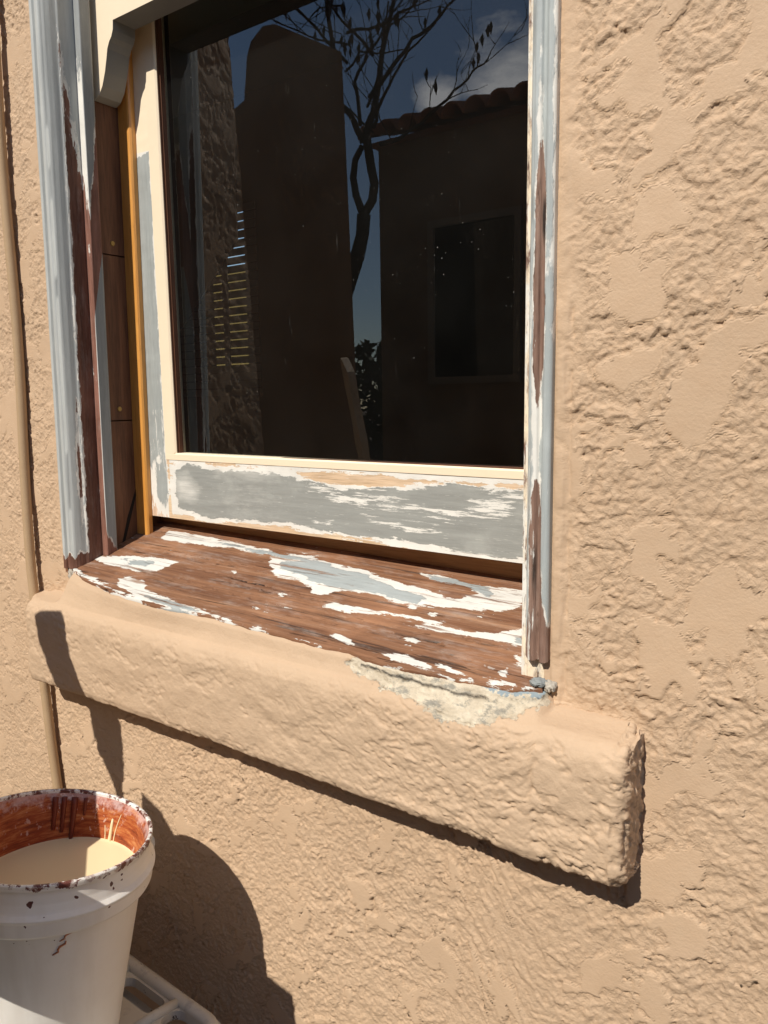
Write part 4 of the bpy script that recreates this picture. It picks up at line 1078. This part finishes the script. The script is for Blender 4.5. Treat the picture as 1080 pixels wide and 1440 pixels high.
# ------------------------------------------------------------------ stepladder whose pail shelf carries the bucket
SC = BC - (BH + 0.001) * tn
def ST(x, y, h=0.0):
    """point on the shelf plane above ground position x, y"""
    z = SC[2] - (tn[0] * (x - SC[0]) + tn[1] * (y - SC[1])) / tn[2]
    return np.array([x, y, z]) + h * tn
lad = thing('stepladder', (-1.45, -0.55, -2.46), 'white plastic stepladder shelf below the bucket, smeared with paint', 'stepladder')
def shelf_mat():
    t = NT("smeared_white_plastic"); v = t.coord()
    c = t.mix(t.rng(t.noise(v, 8, 5, 0.6), 0.3, 0.7), (0.62, 0.59, 0.52), (0.50, 0.47, 0.41))
    c = t.mix(t.rng(t.noise(v, 26, 5, 0.7), 0.56, 0.66, 0, 0.7), c, (0.30, 0.29, 0.29))
    c = t.mix(t.rng(t.noise(t.coord((1, 1, 1), (4, 2, 7)), 48, 5, 0.75), 0.63, 0.66, 0, 1), c, (0.05, 0.03, 0.025))
    return t.fin(c, 0.45, t.bump(t.noise(v, 30, 4), 0.001, 0.3), 0.4)
m_shelf = shelf_mat()
def rrect(x0, x1, y0, y1, r, n=7):
    P = []
    for (cx, cy, a0) in ((x1 - r, y1 - r, 0), (x0 + r, y1 - r, 90), (x0 + r, y0 + r, 180), (x1 - r, y0 + r, 270)):
        for q in range(n):
            a = math.radians(a0 + 90 * q / (n - 1)); P.append((cx + r * math.cos(a), cy + r * math.sin(a)))
    return P
def slab_with_holes(outer, holes, h0, h1):
    import bmesh
    from mathutils.geometry import tessellate_polygon
    loops = [outer] + holes
    flat = [p for l in loops for p in l]
    tris = tessellate_polygon([[Vector((p[0], p[1], 0)) for p in l] for l in loops])
    n = len(flat)
    V = [ST(p[0], p[1], h1) for p in flat] + [ST(p[0], p[1], h0) for p in flat]
    F = [tuple(t) for t in tris] + [tuple(i + n for i in t[::-1]) for t in tris]
    o = 0
    for l in loops:
        k = len(l)
        for i in range(k): F.append((o + i, o + (i + 1) % k, n + o + (i + 1) % k, n + o + i))
        o += k
    return V, F
outer = rrect(-1.62, -0.985, -0.66, -0.135, 0.045)
holes = [rrect(-1.245, -1.125, -0.215, -0.168, 0.022)[::-1], rrect(-1.105, -1.010, -0.215, -0.163, 0.022)[::-1], rrect(-1.42, -1.28, -0.215, -0.168, 0.022)[::-1]]
V, F = slab_with_holes(outer, holes, -0.018, 0.0)
obj('pail_shelf', V, F, m_shelf, lad)
rim_pts = [ST(p[0], p[1], 0.001) for p in rrect(-1.605, -1.0, -0.645, -0.150, 0.04)]
mb = MB(); mb.tube(rim_pts + [rim_pts[0]], 0.0135, 10, False); mb.build('shelf_rim', m_shelf, lad, True)
for xr_ in (-1.1145, -1.265):
    mb = MB(); mb.tube([ST(xr_, -0.155, 0.0), ST(xr_ - 0.002, -0.20, 0.002), ST(xr_ - 0.003, -0.26, 0.0)], 0.010, 10); mb.build('shelf_rib', m_shelf, lad, True)
V, F = slab_with_holes(rrect(-1.60, -1.0, -0.64, -0.155, 0.035), [], -0.060, -0.050)
obj('shelf_tray', V, F, m_shelf, lad)
# top cap and its tool lug, rails and tray bracket (they stand left of the picture and throw their shadow into it)
m_cap = plain("pale_ladder_plastic", (0.55, 0.52, 0.47), 0.5, 0.4)
mb = MB(); mb.prism([(-1.90, -0.63, -0.50), (-1.425, -0.63, -0.375), (-1.42, -0.63, -0.3045), (-1.356, -0.63, -0.3285), (-1.311, -0.63, -0.3735), (-1.278, -0.63, -0.5085), (-1.192, -0.63, -0.5705), (-1.036, -0.63, -0.5885), (-0.974, -0.63, -0.5985), (-0.962, -0.63, -0.68), (-0.98, -0.63, -0.76), (-1.90, -0.63, -0.76)], (0, 0.08, 0))
mb.prism([(-1.62, -0.76, -0.40), (-1.62, -0.76, -0.31), (-1.40, -0.76, -0.31), (-1.40, -0.76, -0.40)], (0, 0.1285, 0))
mb.build('top_cap', m_cap, lad)
for (xa, xb) in ((-1.80, -1.95), (-1.40, -1.10)):
    mb = MB(); mb.tube([(xa, -0.60, -0.74), (xb, -0.85, -2.455)], 0.03, 8); mb.build('rail', m_cap, lad)
    mb = MB(); mb.tube([(xa, -0.56, -0.74), (xb, -0.12, -2.455)], 0.026, 8); mb.build('rear_leg', m_cap, lad)
for z in (-1.25, -1.7, -2.1):
    mb = MB(); yy = -0.60 - 0.25 * (-0.74 - z) / 1.715; mb.box(-1.92, -1.2, yy - 0.05, yy + 0.05, z - 0.02, z + 0.02); mb.build('step', m_cap, lad)

# ------------------------------------------------------------------ stirring paddle standing on the ladder cap
SHP = [(-1.655, -0.487, 0.067), (-1.632, -0.470, 0.067), (-1.560, -0.458, 0.067), (-1.552, -0.468, 0.067), (-1.530, -0.56, 0.06), (-1.496, -0.70, 0.0), (-1.487, -0.80, 0.0), (-1.488, -0.89, 0.0), (-1.488, -1.0, 0.0), (-1.499, -1.0, 0.0), (-1.500, -0.90, 0.0), (-1.525, -0.862, 0.0), (-1.574, -0.80, 0.0), (-1.605, -0.70, 0.0), (-1.640, -0.56, 0.06)]
pv_ = []
for (x, z, p) in SHP:
    t = 0.545 - (z + 0.46) * 0.25 - 0.75 * (x + 1.57)
    pv_.append(np.array([x, -p, z]) - t * SUN)
pv_ = np.array(pv_)
c0 = pv_.mean(0); uu, ss, vt = np.linalg.svd(pv_ - c0); nrm = vt[2]
pv_ = pv_ - np.outer((pv_ - c0) @ nrm, nrm)
if nrm[1] < 0: nrm = -nrm
mb = MB(); mb.prism([tuple(p) for p in pv_], tuple(-nrm * 0.024))
tag(mb.build('stir_paddle', m_stick), 'flat wooden stir paddle standing upright, mirrored low in the window glass', 'paddle')

# ------------------------------------------------------------------ what the glass mirrors: yard and neighbours
GZ = -2.46
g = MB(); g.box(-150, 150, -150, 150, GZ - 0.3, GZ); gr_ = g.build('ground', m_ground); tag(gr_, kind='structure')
YM = 0.4095                                              # twice the pane's depth: mirrored depth - YM = distance in front
def mir(px_z, Yd): return None
# battered stucco pier close by
pier = thing('wing_wall', (-3.1, -0.9, GZ), 'rough stucco wing wall mirrored in grazing light at the left of the glass', 'wall')
nx_, nz_ = 150, 420
zz = np.linspace(-1.0, 2.9, nz_)
TT_, ZZ_ = np.meshgrid(np.linspace(0, 1, nx_), zz, indexing='ij')
yr = -1.492 + 0.066 * (ZZ_ + 0.26) + 0.012 * fbm(ZZ_ / 0.2, ZZ_ * 0, 3, 601)
V = np.stack([-2.72 - 0.13 * TT_, -0.75 + (yr + 0.75) * TT_, ZZ_], -1).reshape(-1, 3)
h = stucco_relief(V[:, 1] * U * 0.6 + 9, V[:, 2] * U * 0.6, 0.0, 1.6)
V[:, 0] += h / U - 0.006
o0 = len(V)
F = [tuple(q) for q in grid_faces(nx_, nz_)]
side = [(nx_ - 1) * nz_ + j for j in range(nz_)]
Vb = V[side].copy(); Vb[:, 0] = -3.4
for j in range(nz_ - 1): F.append((side[j], side[j + 1], o0 + j + 1, o0 + j))
V = np.r_[V, Vb]
obj('textured_face', V, F, m_stucco, pier, True)
mb = MB(); mb.box(-3.4, -2.73, -0.75, -0.02, GZ, 2.9); mb.box(-3.4, -2.88, -1.36, -0.75, GZ, 2.88); mb.build('core', m_stucco, pier)
# gable-ended building behind it
Yt = 3.5
tw = thing('gable_building', (-5.6, -Yt - 1, GZ), 'stucco building with low sloping gable top, mirrored left of the tree', 'building')
prof = [(-5.5, GZ), (-5.5, 2.30), (-4.90, 2.50), (-4.85, 2.83), (-4.80, 2.93), (-4.66, 3.01), (-4.53, 2.99), (-3.855, 2.61), (-3.70, GZ)]
mb = MB(); mb.prism([(x, -Yt, z) for x, z in prof], (-1.9, -2.2, 0)); mb.build('wall', m_stucco_shade, tw)
# neighbouring house with barrel-tile eave
Yh = 4.5; sc = (1 + YM + Yh)
hx0 = -4.245; ez = 2.27
nh = thing('neighbour_house', (-1.0, -Yh - 2, GZ), 'neighbouring stucco house with barrel tile eave, mirrored right in the glass', 'house')
mb = MB(); mb.box(hx0, 5.0, -Yh - 4.0, -Yh, GZ, ez - 0.03); mb.build('wall', m_stucco_shade, nh)
mb = MB(); mb.prism([(hx0 - 0.05, -Yh + 0.14, ez - 0.03), (hx0 - 0.05, -Yh - 2.2, ez + 0.75), (hx0 - 0.05, -Yh - 4.3, ez - 0.03)], (9.3, 0, 0)); mb.build('roof', m_tile, nh)
tile0 = None
def tile_mesh():
    mb = MB(); n = 10; L = 0.62
    v = []; f = []
    for j, (yy, r) in enumerate(((0.0, 0.108), (-L, 0.092))):
        for q in range(n + 1):
            a = math.pi * q / n
            for rr in (r, r - 0.018):
                v.append((rr * math.cos(a), yy, rr * math.sin(a)))
    m = (n + 1) * 2
    for q in range(n):
        a0 = q * 2
        f.append((a0, a0 + 2, m + a0 + 2, m + a0)); f.append((a0 + 1, m + a0 + 1, m + a0 + 3, a0 + 3))
        f.append((a0, a0 + 1, a0 + 3, a0 + 2)); f.append((m + a0, m + a0 + 2, m + a0 + 3, m + a0 + 1))
    f.append((0, m, m + 1, 1)); f.append((m - 2, m - 1, 2 * m - 1, 2 * m - 2))
    mb.add(v, f); return mb
rise = math.atan2(0.78, 2.34)
sp_ = 0.213
for r_ in range(3):
    for i in range(18):
        x = hx0 + 0.03 + i * sp_ + random.uniform(-0.006, 0.006)
        d = 0.50 * r_
        yb = -Yh + 0.20 - d * math.cos(rise); zb2 = ez - 0.012 + d * math.sin(rise) + 0.012
        if tile0 is None:
            tile0 = obj('roof_tile', [(p[0], p[1], p[2]) for p in np.array(tile_mesh().v) + ORG[nh.name]], tile_mesh().f, m_tile, nh, True)
            t_ = tile0
        else:
            t_ = tile0.copy(); COL.objects.link(t_); t_.parent = nh
        t_.location = Vector((np.array([x, yb, zb2]) - ORG[nh.name]) * U)
        t_.rotation_euler = (-rise + random.uniform(-0.02, 0.02), random.uniform(-0.03, 0.03), 0)
wx0, wx1, wz0, wz1 = -3.655, -2.885, 0.2, 1.47
wf = MB(); b = 0.06
for (xa, xb, za, zb2) in ((wx0 - b, wx0, wz0 - b, wz1 + b), (wx1, wx1 + b, wz0 - b, wz1 + b), (wx0, wx1, wz1, wz1 + b), (wx0, wx1, wz0 - b, wz0)):
    wf.box(xa, xb, -Yh - 0.02, -Yh + 0.035, za, zb2)
hw = wf.build('window', m_winframe, nh)
MB().box(wx0, wx1, -Yh - 0.01, -Yh + 0.006, wz0, wz1).build('pane', m_darkglass, hw)
# bare tree
Yt2 = 4.1
def tp_(px, py):
    """yard position whose mirror image lies at the traced spot of the limb"""
    d = RM @ np.array([px - 540.0, py - 720.0, 1080.0])
    t = (YM + Yt2 + 1.0) / d[1]
    return np.array([d[0] * t, -Yt2, d[2] * t])
tree = thing('bare_tree', (tp_(497, 400)[0] - 0.1, -Yt2, GZ), 'leafless tree with thin branches mirrored before the sky', 'tree')
px2u = (YM + Yt2 + 1.0) / 800.0
rng = random.Random(3)
trunk_pts = [np.array([tp_(455, 380)[0], -Yt2, GZ]), tp_(462, 500), tp_(486, 410), tp_(503, 360), tp_(510, 330), tp_(512, 302)]
mb = MB(); mb.tube(trunk_pts, [0.10, 0.085, 0.075, 0.065, 0.058, 0.062], 10)
for lim, r0, r1 in [([(511, 302), (501, 275), (497, 250), (500, 225), (510, 205)], 10, 7), ([(512, 302), (524, 282), (527, 258), (522, 235), (519, 215), (515, 190)], 11, 11)]:
    P = [tp_(*q) for q in lim]; mb.tube(P, list(np.linspace(r0, r1, len(P)) * px2u * 0.5), 8)
mb.build('trunk', m_bark, tree, True)
br = MB(); tw_ = MB(); leaf_v = MB()
def limb(pts, r0, r1, depth_dir):
    P = []
    for i, q in enumerate(pts):
        p = tp_(*q); P.append(p)
    # smooth with jitter
    Q = []
    for a, b in zip(P[:-1], P[1:]):
        for s in (0, 0.33, 0.66): Q.append(a + (b - a) * s + np.array([rng.uniform(-1, 1), rng.uniform(-1, 1) * 2, rng.uniform(-1, 1)]) * 0.008)
    Q.append(P[-1])
    for i, q in enumerate(Q): q[1] += depth_dir * i / len(Q)
    br.tube(Q, list(np.linspace(r0, r1, len(Q)) * px2u * 0.5), 6)
    for i in range(2, len(Q)):
        if rng.random() < 0.5: twig(Q[i], Q[i] - Q[i - 1], rng.uniform(0.2, 0.6), 1.5 * px2u * 0.5, 0)
def twig(p, d, L, r, lev):
    d = d / (np.linalg.norm(d) + 1e-9)
    ang = np.array([rng.uniform(-1, 1), rng.uniform(-0.7, 0.7), rng.uniform(-0.3, 0.9)])
    d = d * 0.6 + ang * 0.8; d /= np.linalg.norm(d)
    Q = [p]; n = 5
    for i in range(n):
        d = d + np.array([rng.uniform(-.25, .25), rng.uniform(-.2, .2), rng.uniform(-.1, .2)]); d /= np.linalg.norm(d)
        Q.append(Q[-1] + d * L / n)
    tw_.tube(Q, list(np.linspace(r, r * 0.35, len(Q))), 4)
    if lev < 2:
        for i in range(2, n + 1):
            if rng.random() < 0.35: twig(Q[i], Q[i] - Q[i - 1], L * rng.uniform(0.4, 0.7), r * 0.7, lev + 1)
    if rng.random() < 0.25:
        e = Q[-1]; leaf_v.add([e, e + np.array([0.02, 0.01, -0.05]), e + np.array([0.0, 0.0, -0.11]), e + np.array([-0.02, 0.01, -0.05])], [(0, 1, 2, 3)])
LIMBS = [([(512, 200), (508, 176), (492, 151), (489, 63), (483, -20)], 9, 4, 0.3), ([(516, 190), (522, 135), (527, 63), (538, -20)], 10, 4, -0.2),
         ([(525, 180), (542, 148), (566, 118), (596, 87), (640, 52)], 5, 1.5, 0.3), ([(521, 138), (552, 101), (586, 60), (625, 28), (665, -8)], 6, 2, 0.1),
         ([(535, 205), (555, 195), (596, 154), (625, 118), (646, 88), (662, 64)], 5, 1.5, -0.3), ([(488, 46), (542, 41), (590, 20), (620, -10)], 4, 2, 0.2),
         ([(489, 100), (520, 80), (560, 90), (610, 92)], 3, 1.2, 0.4), ([(508, 176), (490, 110), (500, 60), (520, 20), (540, -10)], 5, 2, -0.4),
         ([(489, 90), (462, 50), (440, 20), (420, -20)], 4, 2, 0.5), ([(489, 63), (455, 60), (415, 45), (375, 20)], 3, 1.2, 0.2), ([(483, 10), (440, 5), (405, 30)], 3, 1, -0.2),
         ([(518, 150), (560, 110), (600, 40)], 4, 1.5, 0.6), ([(527, 80), (500, 40), (470, -10)], 4, 2, 0.4), ([(524, 185), (500, 160), (478, 140)], 3, 1.2, 0.1)]
for q in LIMBS: limb(*q)
br.build('limbs', m_bark, tree, True)
tag(tw_.build('twigs', m_bark, tree, False), kind='stuff')
tag(leaf_v.build('dry_leaves', m_bark, tree, False), kind='stuff')
# dark shrub in the gap beyond the tree
sh = thing('shrub', (-5.2, -6.2, GZ), 'dark leafy shrub mirrored low in the gap beside the house', 'shrub')
mb = MB(); mb.tube([(-5.2, -6.2, GZ), (-5.2, -6.2, GZ + 1.2)], [0.08, 0.05], 8); mb.build('stem', m_bark, sh)
lv = MB()
for i in range(3600):
    a = rng.uniform(0, 6.28); rr = math.sqrt(rng.random()); hh = rng.random()
    R_ = 1.0 * (1 - 0.55 * hh ** 2) * (0.85 + 0.25 * math.sin(a * 3 + hh * 7))
    c = np.array([-5.2 + R_ * rr * math.cos(a), -6.2 + R_ * rr * math.sin(a), GZ + 0.2 + 2.95 * hh])
    u = np.array([rng.uniform(-1, 1), rng.uniform(-1, 1), rng.uniform(-1, 1)]); u /= np.linalg.norm(u)
    w = np.cross(u, [rng.uniform(-1, 1), rng.uniform(-1, 1), 1]); w /= np.linalg.norm(w); s = rng.uniform(0.06, 0.12)
    lv.add([c - u * s, c + w * s * 0.5, c + u * s, c - w * s * 0.5], [(0, 1, 2, 3)])
tag(lv.build('foliage', m_leaf, sh), kind='stuff')
